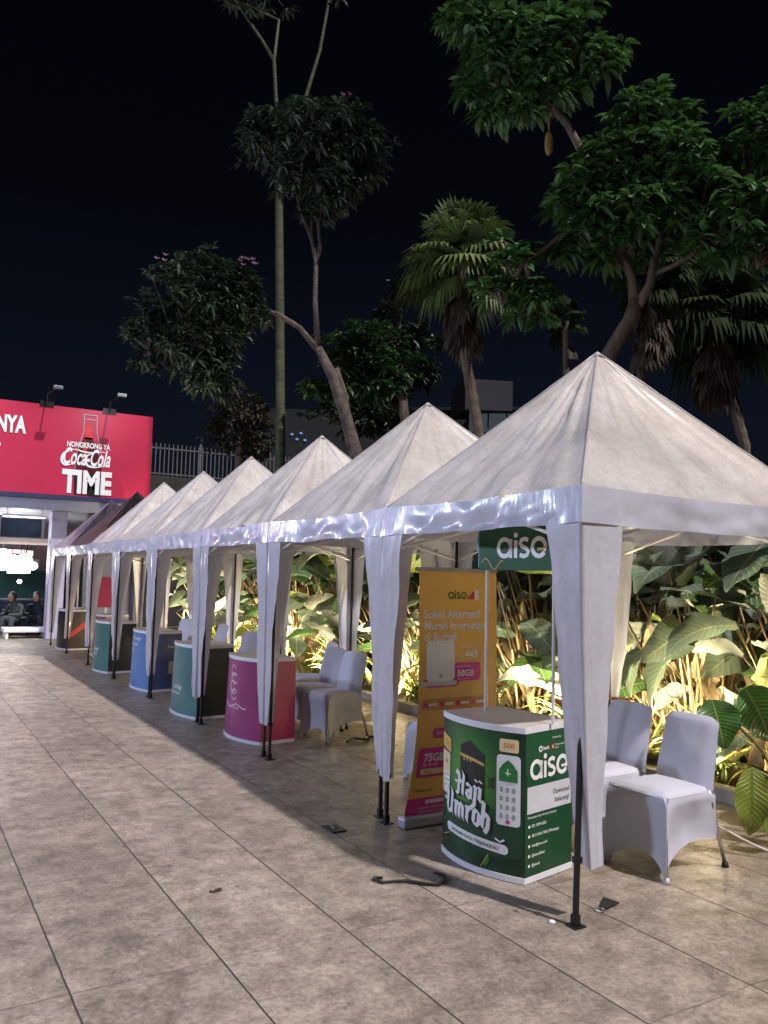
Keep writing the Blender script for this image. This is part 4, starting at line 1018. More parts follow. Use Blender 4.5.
def tree(name, label, cat, base, trunks, lobes, leaf, lm, bark, seed, per=8, droop=.4, twigs=True, extra=None, group=None, dens=6, mult=1):
    """trunks: list of (points, radii) world; lobes: (px,py,rpx,rpy,D,n)"""
    rn = random.Random(seed); root = empty(name, base); tag(root, label, cat, group); B = Vector(base)
    g = MB()
    for pts, rad in trunks: g.tube([Vector(p) - B for p in pts], rad, 9)
    ends = [Vector(t[0][-1]) - B for t in trunks] + [Vector(t[0][-2]) - B for t in trunks]
    lv = MB()
    for (px, py, rx, ry, D, n) in lobes:
        c = at_dist(px, py, D) - B
        sc_ = (Vector(at_dist(px, py, D)) - Vector(CAM_C)).length / F * .93
        r_ = (rx * sc_, rx * sc_ * .85, ry * sc_)
        pts = ellipsoid_points(c, r_, int(n * mult), rn, .5, dens)
        leafcloud(lv, pts, per, leaf[0], leaf[1], rn, droop)
        if twigs:
            e0 = min(ends, key=lambda q: (q - c).length)
            hub = c + Vector((0, 0, -r_[2] * .35))
            g.tube([e0, e0.lerp(hub, .5) + Vector((0, 0, .05)), hub], [.035, .025, .02], 6)
            for (q, v) in pts[::max(1, n // 14)]: g.tube([hub, hub.lerp(q, .5) + Vector((0, 0, .05)), q], [.016, .011, .005], 4, cap=False)
    g.build('trunk', bark, root, smooth=True)
    lv.build('crown', lm, root)
    return root
bark_pale = pmat('bark_pale', (.095, .070, .060), .85, 0, .5, 9, 1.0, 22)
bark_brown = pmat('bark_brown', (.10, .072, .052), .9, 0, .6, 5, 1.0, 18, stretch=(1, 1, .3))
bark_green = pmat('bark_green', (.062, .072, .036), .8, 0, .45, 4, .7, 14, stretch=(1, 1, 3))
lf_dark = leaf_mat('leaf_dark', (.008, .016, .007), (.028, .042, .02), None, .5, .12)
lf_frangi = leaf_mat('leaf_frangipani', (.012, .026, .014), (.038, .062, .034), None, .45, .12)
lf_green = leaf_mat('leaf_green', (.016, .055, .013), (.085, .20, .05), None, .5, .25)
lf_mid = leaf_mat('leaf_mid', (.010, .035, .010), (.03, .075, .02), None, .5, .15)
lf_brown = leaf_mat('leaf_brown', (.02, .018, .01), (.05, .045, .025), None, .6, .1)
P = at_dist
# frangipani with two clipped crowns
D = 14.2
base = P(360, 470, D); base.z = 0
tr = [([base, P(356, 455, D), P(345, 415, D), P(332, 375, D), P(318, 348, D)], [.15, .13, .11, .095, .075]),
      ([P(318, 350, D), P(300, 328, D), P(278, 314, D), P(252, 308, D), P(225, 312, D)], [.06, .05, .042, .035, .024]),
      ([P(318, 350, D), P(315, 300, D), P(316, 262, D), P(311, 235, D), P(312, 212, D)], [.058, .045, .04, .035, .028]),
      ([P(316, 265, D), P(320, 245, D), P(318, 225, D), P(325, 195, D)], [.04, .035, .03, .02]),
      ([P(311, 238, D), P(300, 210, D), P(296, 190, D)], [.035, .03, .02]),
      ([P(348, 430, D + .2), P(344, 395, D + .2), P(336, 368, D + .1)], [.09, .07, .05])]
tree('frangipani_tree', 'leaning frangipani tree with two rounded clipped crowns beside the tall pale trunk', 'tree', base, tr,
     [(205, 290, 52, 34, D, 130), (235, 300, 32, 28, D, 60), (175, 330, 42, 42, D, 100), (215, 345, 30, 30, D, 40), (205, 370, 38, 22, D, 50), (150, 345, 26, 28, D, 36),
      (312, 145, 64, 32, D, 190), (318, 180, 46, 24, D, 100), (322, 208, 18, 12, D, 14), (262, 138, 22, 20, D, 40), (362, 150, 22, 26, D, 44), (300, 120, 40, 14, D, 50), (345, 120, 30, 14, D, 30)],
     (.20, .068), lf_frangi, bark_pale, 3, per=9, droop=.5, dens=3, mult=1.7)
# pink blossoms on the frangipani
g = MB(); rn = random.Random(4); fr = bpy.data.objects['frangipani_tree']
for (px, py, n) in ((248, 262, 9), (160, 258, 3), (343, 98, 4)):
    for k in range(n):
        c = P(px + rn.uniform(-9, 9), py + rn.uniform(-4, 4), D - .5) - fr.location
        for q in range(5):
            a = q / 5 * 6.28; g.add([c, c + Vector((math.cos(a) * .05, math.sin(a) * .03, .03)), c + Vector((math.cos(a + .7) * .06, math.sin(a + .7) * .03, .04))], [(0, 1, 2)])
g.build('blossoms', pmat('blossom_pink', (.35, .2, .28), .6), fr)
# tall pale green trunk
D = 17
base = P(281, 470, D); base.z = 0
tr = [([base, P(280.5, 450, D), P(280, 330, D), P(279, 200, D), P(283, 130, D)], [.115, .10, .094, .085, .075]),
      ([P(282, 140, D), P(276, 100, D), P(274, 60, D), P(279, 20, D)], [.06, .042, .038, .026]),
      ([P(275, 62, D), P(262, 40, D), P(240, 8, D), P(225, 2, D)], [.035, .03, .02, .012]),
      ([P(279, 20, D), P(262, 12, D), P(250, 5, D)], [.022, .018, .01]),
      ([P(284, 140, D), P(304, 103, D), P(320, 50, D), P(329, 0, D), P(330, -40, D)], [.055, .042, .036, .032, .025])]
tree('tall_tree', 'tall straight pale green trunk rising behind the frangipani out of the top of the picture', 'tree', base, tr,
     [(238, -2, 26, 12, D, 22), (270, -14, 30, 14, D, 30), (330, -60, 60, 40, D, 80), (338, -6, 6, 6, D, 3)], (.22, .07), lf_dark, bark_green, 8, per=7)
# big tree at right
D = 9.0
base = P(606, 365, D); base.z = 0
tr = [([base, P(602, 368, D), P(615, 345, D), P(630, 320, D), P(636, 300, D)], [.115, .10, .088, .08, .07]),
      ([P(634, 305, D), P(632, 280, D), P(626, 262, D), P(600, 235, D)], [.055, .045, .038, .028]),
      ([P(638, 305, D), P(650, 285, D), P(654, 262, D), P(665, 215, D), P(650, 170, D)], [.06, .048, .042, .036, .024]),
      ([P(652, 275, D), P(675, 265, D), P(698, 252, D), P(730, 225, D)], [.03, .025, .02, .02]),
      ([P(628, 270, D), P(612, 262, D), P(598, 262, D)], [.025, .02, .012]),
      ([P(600, 235, D), P(585, 222, D), P(565, 232, D), P(545, 248, D - .2), P(525, 262, D - .2)], [.035, .03, .025, .022, .018]),
      ([P(625, 240, D), P(600, 185, D), P(582, 152, D), P(566, 122, D), P(552, 108, D), P(530, 90, D), P(515, 70, D)], [.06, .05, .045, .042, .04, .03, .02])]
big = tree('breadfruit_tree', 'big leafy green tree with twisted brown trunk above the nearest tent', 'tree', base, tr,
     [(640, 130, 46, 36, D, 95), (625, 170, 58, 34, D, 110), (665, 165, 48, 44, D, 90), (588, 198, 42, 30, D, 80), (570, 212, 26, 20, D, 30), (640, 215, 70, 32, D, 120), (700, 205, 52, 34, D, 90), (745, 180, 44, 40, D, 90), (765, 225, 40, 36, D, 70), (720, 240, 40, 20, D, 40), (762, 130, 30, 30, D, 40), (758, 262, 30, 18, D, 26), (700, 158, 34, 26, D, 40), (590, 240, 36, 22, D, 46), (625, 250, 30, 16, D, 26),
      (485, 30, 38, 32, D, 80), (525, 40, 44, 36, D, 90), (575, 45, 40, 30, D, 80), (500, 80, 36, 26, D, 50), (550, 75, 40, 26, D, 60), (468, 12, 22, 16, D, 24), (570, 95, 14, 16, D, 12), (520, 108, 14, 12, D, 8),
      (518, 275, 32, 24, D, 34), (503, 300, 22, 16, D, 14), (535, 302, 20, 22, D, 24), (512, 250, 22, 10, D, 10)],
     (.20, .085), lf_green, bark_brown, 21, per=8, droop=.5, dens=4, mult=.95)
g = MB(); c = P(549, 146, D) - big.location
g.grid(lambda u, v: (c.x + .05 * math.cos(6.2832 * u) * math.sin(math.pi * v) ** .7, c.y + .05 * math.sin(6.2832 * u) * math.sin(math.pi * v) ** .7, c.z + .03 - .14 * math.cos(math.pi * v) + 0), 14, 12, 0, True)
g.tube([c + Vector((0, 0, .18)), P(548, 108, D) - big.location], .008, 6)
g.build('fruit', pmat('dry_fruit', (.20, .12, .035), .7, 0, .3, 10, .6, 30), big, smooth=True)
# green tree behind the second tent
D = 16.5
base = P(405, 440, D); base.z = 0
tree('shade_tree', 'small bright green tree between the frangipani and the fan palm', 'tree', base,
     [([base, P(405, 420, D), P(403, 400, D), P(395, 375, D), P(370, 360, D)], [.12, .10, .09, .06, .04])],
     [(375, 345, 42, 20, D, 70), (345, 360, 26, 22, D, 40), (395, 370, 26, 22, D, 40), (320, 385, 22, 12, D, 24), (375, 385, 40, 20, D, 40)], (.24, .10), leaf_mat('leaf_bright', (.014, .04, .010), (.05, .11, .03), None, .5, .2), bark_brown, 31, per=8, dens=4, mult=1.3)
D = 18.5
base = P(390, 430, D); base.z = 0
tree('dark_tree', 'dark-leaved tree behind the small bright green tree', 'tree', base,  # crown takes the dark leaf colour
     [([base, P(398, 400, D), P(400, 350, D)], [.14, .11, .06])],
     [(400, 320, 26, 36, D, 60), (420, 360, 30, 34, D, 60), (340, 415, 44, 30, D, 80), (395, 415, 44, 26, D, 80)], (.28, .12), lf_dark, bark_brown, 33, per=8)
D = 19
base = P(238, 470, D); base.z = 0
tree('dry_shrub', 'brownish bushy tree behind the railing left of the tall pale trunk', 'tree', base,
     [([base, P(240, 445, D), P(240, 415, D)], [.12, .10, .05])],
     [(240, 412, 32, 26, D, 110), (228, 435, 26, 20, D, 60), (255, 437, 24, 22, D, 60)], (.17, .06), lf_brown, bark_brown, 35, per=9, dens=3, mult=1.4)

# ---- fan palms
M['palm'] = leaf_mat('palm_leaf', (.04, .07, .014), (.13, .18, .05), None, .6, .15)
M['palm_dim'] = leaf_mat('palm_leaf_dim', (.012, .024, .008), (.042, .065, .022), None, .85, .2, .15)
M['palm_dead'] = leaf_mat('palm_dead', (.035, .025, .016), (.10, .07, .045), None, .8, .1)
def fan_frond(mb, o, d, ln, pet, rn, mi=0, droop=.9, nb=26, arc_=230):
    up = Vector((0, 0, 1)); s = d.cross(up).normalized() if abs(d.z) < .98 else Vector((1, 0, 0)); n = s.cross(d).normalized()
    h = o + d * pet - Vector((0, 0, pet * .1)); mb.tube([o, o + d * pet * .5 + Vector((0, 0, .03)), h], [.010, .008, .006], 4, mi, cap=False)
    for k in range(nb):
        a = (k / (nb - 1) - .5) * R(arc_)
        dd = d * math.cos(a) + s * math.sin(a); l = ln * (.62 + .38 * math.cos(a * .55)) * rn.uniform(.88, 1.08)
        side_ = dd.cross(n).normalized(); w_ = .036
        p1 = h + dd * l * .55 + Vector((0, 0, -droop * l * .10)); p2 = h + dd * l * .82 + Vector((0, 0, -droop * l * (.36 + .1 * rn.random()))); p2 += (Vector((dd.x, dd.y, 0))) * -.06 * l
        vs = [h + side_ * .004, h - side_ * .004, p1 + side_ * w_ + n * .012, p1, p1 - side_ * w_ + n * .012, p2]
        mb.add(vs, [(0, 2, 3), (0, 3, 1), (1, 3, 4), (2, 5, 3), (3, 5, 4)], mi)
def fan_palm(label, trunk_pts, rad, crown, ln, seed, lm, n=34, dead=16, dead_len=.55, nm='fan_palm'):
    rn = random.Random(seed); base = Vector(trunk_pts[0]); base.z = 0
    root = empty(nm, base); tag(root, label, 'palm tree', 'fan palms')
    tp = [base] + [Vector(p) for p in trunk_pts] + [Vector(crown)]
    g = MB(); pts = []; rr_ = []
    for i in range(len(tp) - 1):
        for t in np.linspace(0, 1, 7)[:-1]: pts.append(tp[i].lerp(tp[i + 1], t) - base); rr_.append(rad * (1 + .12 * (len(pts) % 2)))
    pts.append(tp[-1] - base); rr_.append(rad * 1.1)
    g.tube(pts, rr_, 9); g.build('trunk', bark_brown, root, smooth=False)
    c = Vector(crown) - base; lv = MB()
    for i in range(n):
        az = i * 2.39996 + rn.uniform(-.3, .3); el = math.pi / 2 * (1 - i / n * 1.45) + rn.uniform(-.18, .18)
        d = Vector((math.cos(az) * math.cos(el), math.sin(az) * math.cos(el), math.sin(el)))
        fan_frond(lv, c + Vector((0, 0, .05 * (1 - i / n))), d, ln * rn.uniform(.8, 1.1), ln * .6, rn, 0, (.35 + 1.0 * i / n) * rn.uniform(.6, 1.4))
    lv.build('crown', lm, root)
    dm = MB()
    for i in range(dead):
        az = i * 2.39996; z = -.2 - .75 * rn.random()
        o = c + Vector((math.cos(az) * .06, math.sin(az) * .06, z)); d = Vector((math.cos(az) * .3, math.sin(az) * .3, -1)).normalized()
        fan_frond(dm, o, d, dead_len * rn.uniform(.7, 1.1), .12, rn, 0, .3, 9, 70)
    dm.build('dead_fronds', M['palm_dead'], root)
    return root
D = 12.0
fan_palm('fan palm with drooping green fronds and brown dead skirt between the two nearest roof peaks', [P(480, 440, D), P(473, 400, D), P(464, 350, D)], .075, P(463, 262, D), .76, 5, M['palm'], 40, 26, .62)
D = 13.0
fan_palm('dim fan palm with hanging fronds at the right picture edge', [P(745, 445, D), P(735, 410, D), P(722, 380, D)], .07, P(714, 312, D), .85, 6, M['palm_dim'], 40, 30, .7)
D = 11.5
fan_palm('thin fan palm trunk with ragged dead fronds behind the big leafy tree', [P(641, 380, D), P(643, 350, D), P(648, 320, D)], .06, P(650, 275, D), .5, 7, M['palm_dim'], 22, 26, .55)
D = 13.5
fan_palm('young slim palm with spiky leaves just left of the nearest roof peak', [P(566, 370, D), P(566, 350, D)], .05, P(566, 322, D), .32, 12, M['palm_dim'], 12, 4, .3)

# dark hedge behind the bed as one mass
lv = MB(); rn = random.Random(77)
pts = []
for k in range(2600):
    y = rn.uniform(0, 21); z = rn.random() ** .8 * 2.1 + .1; x = 7.6 + rn.uniform(-.25, .5) - .15 * noise.noise(Vector((y, z, 0)))
    pts.append((Vector((x, y, z)), Vector((-.6, 0, .2))))
leafcloud(lv, pts, 5, .26, .11, rn)
tag(lv.build('hedge', lf_mid), 'dark dense hedge filling the back of the planting bed', 'hedge', kind='stuff')
lv = MB(); pts = []
for k in range(2200):
    y = rn.uniform(-2, 34); x = 12.5 + rn.uniform(0, 6); z = 2.2 + rn.random() * 1.7 + noise.noise(Vector((x * .5, y * .35, 3))) * 1.2
    pts.append((Vector((x, y, z)), Vector((-.4, 0, .3))))
leafcloud(lv, pts, 6, .42, .18, rn)
tag(lv.build('undergrowth', lf_dark), 'dark mass of shrubs on the slope behind the trees', 'shrubs', kind='stuff')

# ================================================================== FENCE + BACK BUILDINGS
Y0 = 24.0
wallm = pmat('dark_wall', (.025, .023, .024), .85, 0, .3, 2, .4, 10)
g = MB(); g.bbox(5.3, 15.5, Y0, Y0 + .25, 0, 4.42); tag(g.build('retaining_wall', wallm), 'dark retaining wall under the railing behind the tents', 'wall')
root = empty('railing', (5.3, Y0 + .12, 4.42)); tag(root, 'pale vertical bar railing on the wall right of the red billboard', 'railing')
g = MB(); railm = pmat('rail_metal', (.11, .11, .13), .5, .2, .2, 5)
g.bbox(0, 10.2, -.02, .02, .06, .10); g.bbox(0, 10.2, -.02, .02, .82, .86); g.build('rails', railm, root)
g = MB()
for k in range(78): g.box((.02 + k * .13, 0, .49), (.03, .02, .98))
o = g.build('bars', railm, root)
for k in range(5):
    g = MB(); g.box((.05 + k * 2.5, .03, .54), (.07, .07, 1.08)); g.build('post', railm, root)
# pale rooftop signboard far away
Dq = 44
c = P(483, 392, Dq); root = empty('rooftop_signboard', (c.x, c.y, c.z)); root.rotation_euler = (0, 0, math.atan2(c.y, c.x) - math.pi / 2)
tag(root, 'dim pale box shaped signboard on a dark roof behind the fan palm trunk', 'signboard')
sgm = pmat('dim_panel', (.035, .038, .055), .8, 0, .08, .4)
g = MB(); g.add([(-.95, 0, -.95), (1.6, .2, -1.0), (1.6, .2, .62), (-.95, 0, .75), (-.95, .4, -.95), (1.6, .6, -1.0), (1.6, .6, .62), (-.95, .4, .75)], [(0, 1, 2, 3), (5, 4, 7, 6), (3, 2, 6, 7), (0, 4, 5, 1), (1, 5, 6, 2), (0, 3, 7, 4)]); g.build('front_panel', sgm, root)
g = MB(); g.add([(-.97, 0, -.95), (-.97, 0, .75), (-1.75, 1.1, .40), (-1.75, 1.1, -1.2), (-.97, .3, -.95), (-.97, .3, .75), (-1.75, 1.4, .40), (-1.75, 1.4, -1.2)], [(0, 1, 2, 3), (4, 7, 6, 5), (1, 5, 6, 2), (0, 3, 7, 4), (2, 6, 7, 3)]); g.build('side_panel', sgm, root)
g = MB()
for x in (-.8, .3, 1.3): g.tube([(x, .35, -1.9), (x, .35, -.9)], .05, 6)
g.build('support', M['black_metal'], root)
bm_ = pmat('far_building', (.013, .015, .02), .9, 0, .2, .5)
b = P(480, 420, 46); root = empty('distant_building', (b.x, b.y, 0)); root.rotation_euler = (0, 0, math.atan2(b.y, b.x) - math.pi / 2); tag(root, 'low dark building under the pale rooftop signboard', 'building')
hb = b.z + .55
g = MB(); g.bbox(-6, 6, 0, 8, 0, hb); g.build('wall', bm_, root); g = MB(); g.bbox(-6.2, 6.2, -.2, 8.2, hb, hb + .15); g.build('roof', bm_, root)
g = MB(); g.bbox(-.6, 1.9, -.35, -.12, hb - 1.3, hb - .25); g.build('awning', pmat('teal_panel', (.06, .10, .12), .7), root)
for k, x in enumerate((-4.4, -3.0, 3.2, 4.6)):
    g = MB(); g.bbox(x, x + .8, -.05, .02, hb - 1.6, hb - .7); g.build('window', pmat('dim_window', (.02, .03, .05), .2), root)
# terraced dark building at right
b = P(725, 420, 30); root = empty('terraced_building', (b.x, b.y, 0)); root.rotation_euler = (0, 0, math.atan2(b.y, b.x) - math.pi / 2); tag(root, 'dark terraced building barely visible behind the palm at the right edge', 'building')
for k in range(4):
    g = MB(); g.bbox(-3.5 + k * .5, 7, k * 1.2, 8 + k, 0 if k == 0 else 3.2 + .55 * (k - 1), 3.2 + .55 * k - .15); g.build('wall', pmat('terrace_wall', (.02, .021, .024), .9), root)
    g = MB(); g.bbox(-3.6 + k * .5, 7.1, k * 1.2 - .25, 8 + k, 3.2 + .55 * k - .15, 3.2 + .55 * k); g.build('roof', pmat('terrace_slab', (.035, .035, .04), .8), root)
# blue lit windows far behind the trunk
b = P(305, 415, 60); root = empty('office_block', (b.x, b.y, 0)); root.rotation_euler = (0, 0, math.atan2(b.y, b.x) - math.pi / 2); tag(root, 'far office block with small blue lit windows behind the tree trunks', 'building')
g = MB(); g.bbox(-3, 14, 0, 8, 0, b.z + .4); g.build('wall', bm_, root)
wl = pmat('lit_window_blue', (.1, .2, .4), .4, emis=(.25, .45, 1), estr=.35)
for (px, py) in ((292, 434), (297, 439), (301, 433), (305, 440), (384, 436), (415, 420)):
    q = P(px, py, 59.9); dx_ = (Vector((q.x, q.y, 0)) - Vector((b.x, b.y, 0))); a_ = root.rotation_euler.z; lx_ = dx_.x * math.cos(a_) + dx_.y * math.sin(a_)
    g = MB(); g.bbox(lx_ - .10, lx_ + .10, -.06, .02, q.z - .07, q.z + .07); g.build('window', wl, root)

# ================================================================== BUILDING WITH THE RED BILLBOARD
YB = 19.6
conc = pmat('soffit_panel', (.50, .50, .58), .5, 0, .08, .6)
root = empty('entrance_building', (0, YB, 0)); tag(root, 'entrance building with deep grey soffit, glass front and white column under the red billboard', 'building')
g = MB(); g.bbox(-8, 5.1, .32, 9, 2.95, 3.25); g.bbox(-8, 5.1, .26, .42, 2.97, 3.26); g.build('soffit', conc, root)
g = MB(); g.bbox(3.1, 3.45, .55, .95, 0, 2.95); g.build('column', pmat('column_paint', (.36, .34, .46), .35), root, bevel=.02)
g = MB(); g.bbox(3.9, 5.05, .6, .8, 0, 2.95); g.bbox(5.0, 5.1, .35, 9, 0, 2.95); g.build('side_wall', pmat('side_wall', (.12, .11, .13), .7), root)
g = MB(); g.bbox(-8, 3.05, .62, .8, 2.15, 2.29); g.build('beam', pmat('beam_paint', (.5, .42, .36), .5), root)
g = MB(); g.bbox(-8, 2.9, .66, .70, 2.30, 2.78); wn_ = g.build('clerestory_window', pmat('dark_glass', (.02, .03, .05), .08, 0, .2), root)
g = MB(); g.bbox(-8, 3.0, .64, .67, 2.76, 2.80); g.bbox(-8, 3.0, .64, .67, 2.285, 2.31)
for x in (-5, -3, -1, 1, 2.0, 2.92): g.bbox(x, x + .05, .645, .675, 2.31, 2.76)
g.build('window_frame', pmat('frame_grey', (.15, .15, .18), .4), wn_)
g = MB(); g.bbox(-8, 5.0, 7.9, 8.1, 1.25, 2.95); g.build('back_wall', pmat('cafe_wall', (.30, .20, .22), .6, 0, .5, 1.2), root)
g = MB(); g.bbox(-8, 5.0, 7.6, 7.75, 0, 1.55); g.build('green_partition', pmat('green_partition', (.03, .11, .10), .7, 0, .35, 2), root)
menu_cols = ['ink_red', 'ink_white', 'ink_lime', 'ink_white', 'ink_red', 'ink_cream', 'ink_blue']
for k in range(9):
    g = MB(); x = -.5 + k * .5; g.bbox(x, x + .42, 7.86, 7.895, 1.62, 1.90); g.build('menu_panel', M[menu_cols[k % 7]], root)
# billboard
root = empty('billboard', (-8, YB, 3.28)); tag(root, 'large red billboard with bottle and white TIME lettering on the entrance building', 'billboard')
redm = grad_mat('billboard_red', [(0, (.36, .012, .05)), (1, (.52, .022, .075))], (6, 0, 0), (.16, .16, .3), 'LINEAR')
redm = pmat('billboard_red', (.46, .018, .062), .45, 0, .10, .5)
g = MB(); g.bbox(0, 13.17, 0, .28, .0, 2.02); bb = g.build('panel', redm, root)
g = MB(); g.bbox(-.02, 13.19, -.02, .30, -.09, 0); g.build('lower_trim', pmat('blue_trim', (.035, .04, .10), .4), root)
g = MB(); g.bbox(12.9, 13.0, .28, 1.0, .1, 1.9); g.bbox(9.5, 9.6, .28, 1.0, .1, 1.9); g.bbox(9.5, 13.0, .28, .34, .9, 1.0); g.build('back_frame', M['black_metal'], root)
A = Art(lambda u, v, o: (u, -o, v), .003)
def BB(px, py):
    q = at_Y(px, py, YB); return (q.x + 8, q.z - 3.28)
def bpoly(pts, m, ly): A.poly([BB(*p) for p in pts], M[m] if isinstance(m, str) else m, ly)
# bottle body behind the words
glassm = pmat('bottle_print', (.10, .012, .02), .3, 0, .5, 3)
bpoly([(84.5, 437), (92.5, 438), (96, 447), (100, 458), (101.5, 470), (101, 497), (74, 494.5), (74, 468), (76, 455), (80, 446)], glassm, 1)
bpoly([(85, 427), (91.5, 428), (92, 440), (84.5, 439)], M['ink_red'], 1)
bpoly([(82.5, 446), (86, 440), (87, 455), (85, 465)], 'ink_red', 2)
for a_, b_ in (((84.5, 415), (83.5, 432)), ((83.5, 432), (77, 452)), ((77, 452), (74.5, 470)), ((97, 416), (97, 434)), ((97, 434), (101, 452)), ((101, 452), (102, 468)), ((83, 414.5), (98, 416)), ((84.5, 419), (97, 420.5))):
    A.stroke([BB(*a_), BB(*b_)], .016, M['ink_grey'], 3)
bpoly([(74, 473), (80, 473.5), (80, 495), (74, 494.5)], 'ink_black', 2); bpoly([(88, 474), (99, 475), (99, 497), (88, 496)], 'ink_black', 2)
u0, v0 = BB(61, 492.5); u1, v1 = BB(111, 493); hh = BB(61, 468.5)[1] - v0
sl = (BB(111, 494.5)[1] - v0) / (u1 - u0) * .2
def fit_text(t, u, v, wd, h, m, ly, **k):
    vs, fs = text_geo(t, 1, bold=k.get('bold', 0), shear=k.get('shear', 0)); xs = [a for a, b in vs]; ys_ = [b for a, b in vs]
    x0_, x1_, y0_, y1_ = min(xs), max(xs), min(ys_), max(ys_)
    A.put([(u + (a - x0_) / (x1_ - x0_) * wd, v + (b - y0_) / (y1_ - y0_) * h) for a, b in vs], fs, m, ly)
fit_text('TIME', u0, v0, u1 - u0, hh, W_, 5, bold=.045)
ua, va = BB(63, 464); fit_text('Coca-Cola', ua, va, BB(110, 466)[0] - ua, .40, W_, 5, bold=.02, shear=.35)
def swash(pts, w_):
    pts = [BB(*p) for p in pts]; out = []
    for i in range(len(pts) - 1):
        p0, p1, p2, p3 = [Vector((*pts[min(max(j, 0), len(pts) - 1)], 0)) for j in (i - 1, i, i + 1, i + 2)]
        for t in (0, .25, .5, .75):
            q = .5 * ((2 * p1) + (-p0 + p2) * t + (2 * p0 - 5 * p1 + 4 * p2 - p3) * t * t + (-p0 + 3 * p1 - 3 * p2 + p3) * t ** 3); out.append((q.x, q.y))
    A.stroke(out, w_, W_, 6, lambda t: .25 + .9 * math.sin(math.pi * t))
swash([(70, 451), (64.5, 452.5), (62, 457), (62, 462), (66, 465), (73, 463.5)], .05)
swash([(92, 454), (87, 456), (85.5, 461), (88, 466), (96, 467.5), (104, 466)], .045)
swash([(69, 450), (76, 449.5), (84, 452), (92, 453), (99, 452), (109, 453.5)], .03)
ua, va = BB(67, 446); fit_text('NONGKRONG YA', ua, va - .01, BB(110, 448)[0] - ua, .13, W_, 5, bold=.03)
ub, vb = BB(-14, 429); fit_text('ANNYA', ub - .25, vb - .02, BB(26, 431)[0] - ub + .25, BB(26, 413.5)[1] - BB(26, 431)[1], W_, 5, bold=.04)
ub, vb = BB(-14, 444); fit_text('SEGARNYA', ub - 1.2, vb, BB(1, 445)[0] - ub + 1.2, .3, W_, 5, bold=.04)
A.build('printed_graphic', bb)
for k, (px, py) in enumerate(((52, 387), (116, 395))):
    q = at_Y(px, py, YB - .6); root = empty('sign_floodlight', (q.x, YB, 5.28)); tag(root, ['left', 'right'][k] + ' small floodlight on an arm above the red billboard', 'floodlight', 'floodlights above the billboard')
    g = MB(); g.tube([(0, .02, -.05), (0, -.1, .25), (.1, -.62, q.z - 5.28)], .018, 6); g.build('arm', M['black_metal'], root)
    g = MB(); g.box((.12, -.66, q.z - 5.28), (.20, .09, .07)); g.build('lamp_head', pmat('lamp_grey', (.16, .19, .22), .4), root, bevel=.01)
    g = MB(); g.box((0, .1, .03), (.3, .22, .14)); g.build('bracket', M['black_metal'], root)
# billboard wash: two real lamps
for x in (1.0, 4.2): spot_light('billboard_wash', (x, YB - 1.9, 5.5), (x, YB, 4.3), 35, (1, .93, .95), 110, .1)
# soffit strip lamp and glowing pendants
strip_m = pmat('strip_lamp', (1, 1, 1), .4, emis=(1, .97, .95), estr=5)
for k, (x0_, x1_, e_) in enumerate(((2.05, 2.95, 1), (-2.5, 1.7, 0))):
    root = empty('ceiling_lamp', ((x0_ + x1_) / 2, YB + .46, 2.80)); tag(root, ['short bright ceiling strip lamp near the white column', 'long ceiling strip lamp at the left picture edge'][k], 'lamp')
    g = MB(); hl = (x1_ - x0_) / 2; g.bbox(-hl, hl, -.09, .09, -.03, .015); g.bbox(-hl * .8, -hl * .8 + .02, -.01, .01, .0, .15); g.bbox(hl * .8, hl * .8 + .02, -.01, .01, .0, .15); g.build('housing', M['white_metal'], root)
    g = MB(); g.bbox(-hl + .02, hl - .02, -.07, .07, -.045, -.032); g.build('diffuser', strip_m, root)
pend_m = pmat('pendant_glow', (1, 1, 1), .4, emis=(1, .93, .85), estr=9)
pl_ = [(3, 556, .20, 'upper left globe'), (12, 563, .23, 'big middle globe'), (24, 561, .20, 'right globe'), (33, 566, .11, 'small rightmost globe'), (19.5, 581.5, .055, 'tiny warm bulb hanging lowest')]
for k, (px, py, rx, lb) in enumerate(pl_):
    q = at_Y(px, py, YB + 2.6 + .25 * (k % 3)); root = empty('pendant_lamp', q); tag(root, lb + ' of the glowing pendant cluster', 'lamp', 'pendant lamps in the entrance')
    g = MB(); g.ball((0, 0, 0), (rx, rx, rx * .92), 0, 16, 10); g.build('shade', pend_m, root, smooth=True)
    g = MB(); g.tube([(0, 0, rx * .9), (0, 0, 2.95 - q.z)], .01, 5); g.build('cord', M['black_metal'], root)
lbx = [('white', (1, .95, .9), 3.2), ('pink', (1, .55, .6), 1.0), ('white', (1, .97, .92), 4.0), ('yellow', (1, .8, .35), 1.6)]
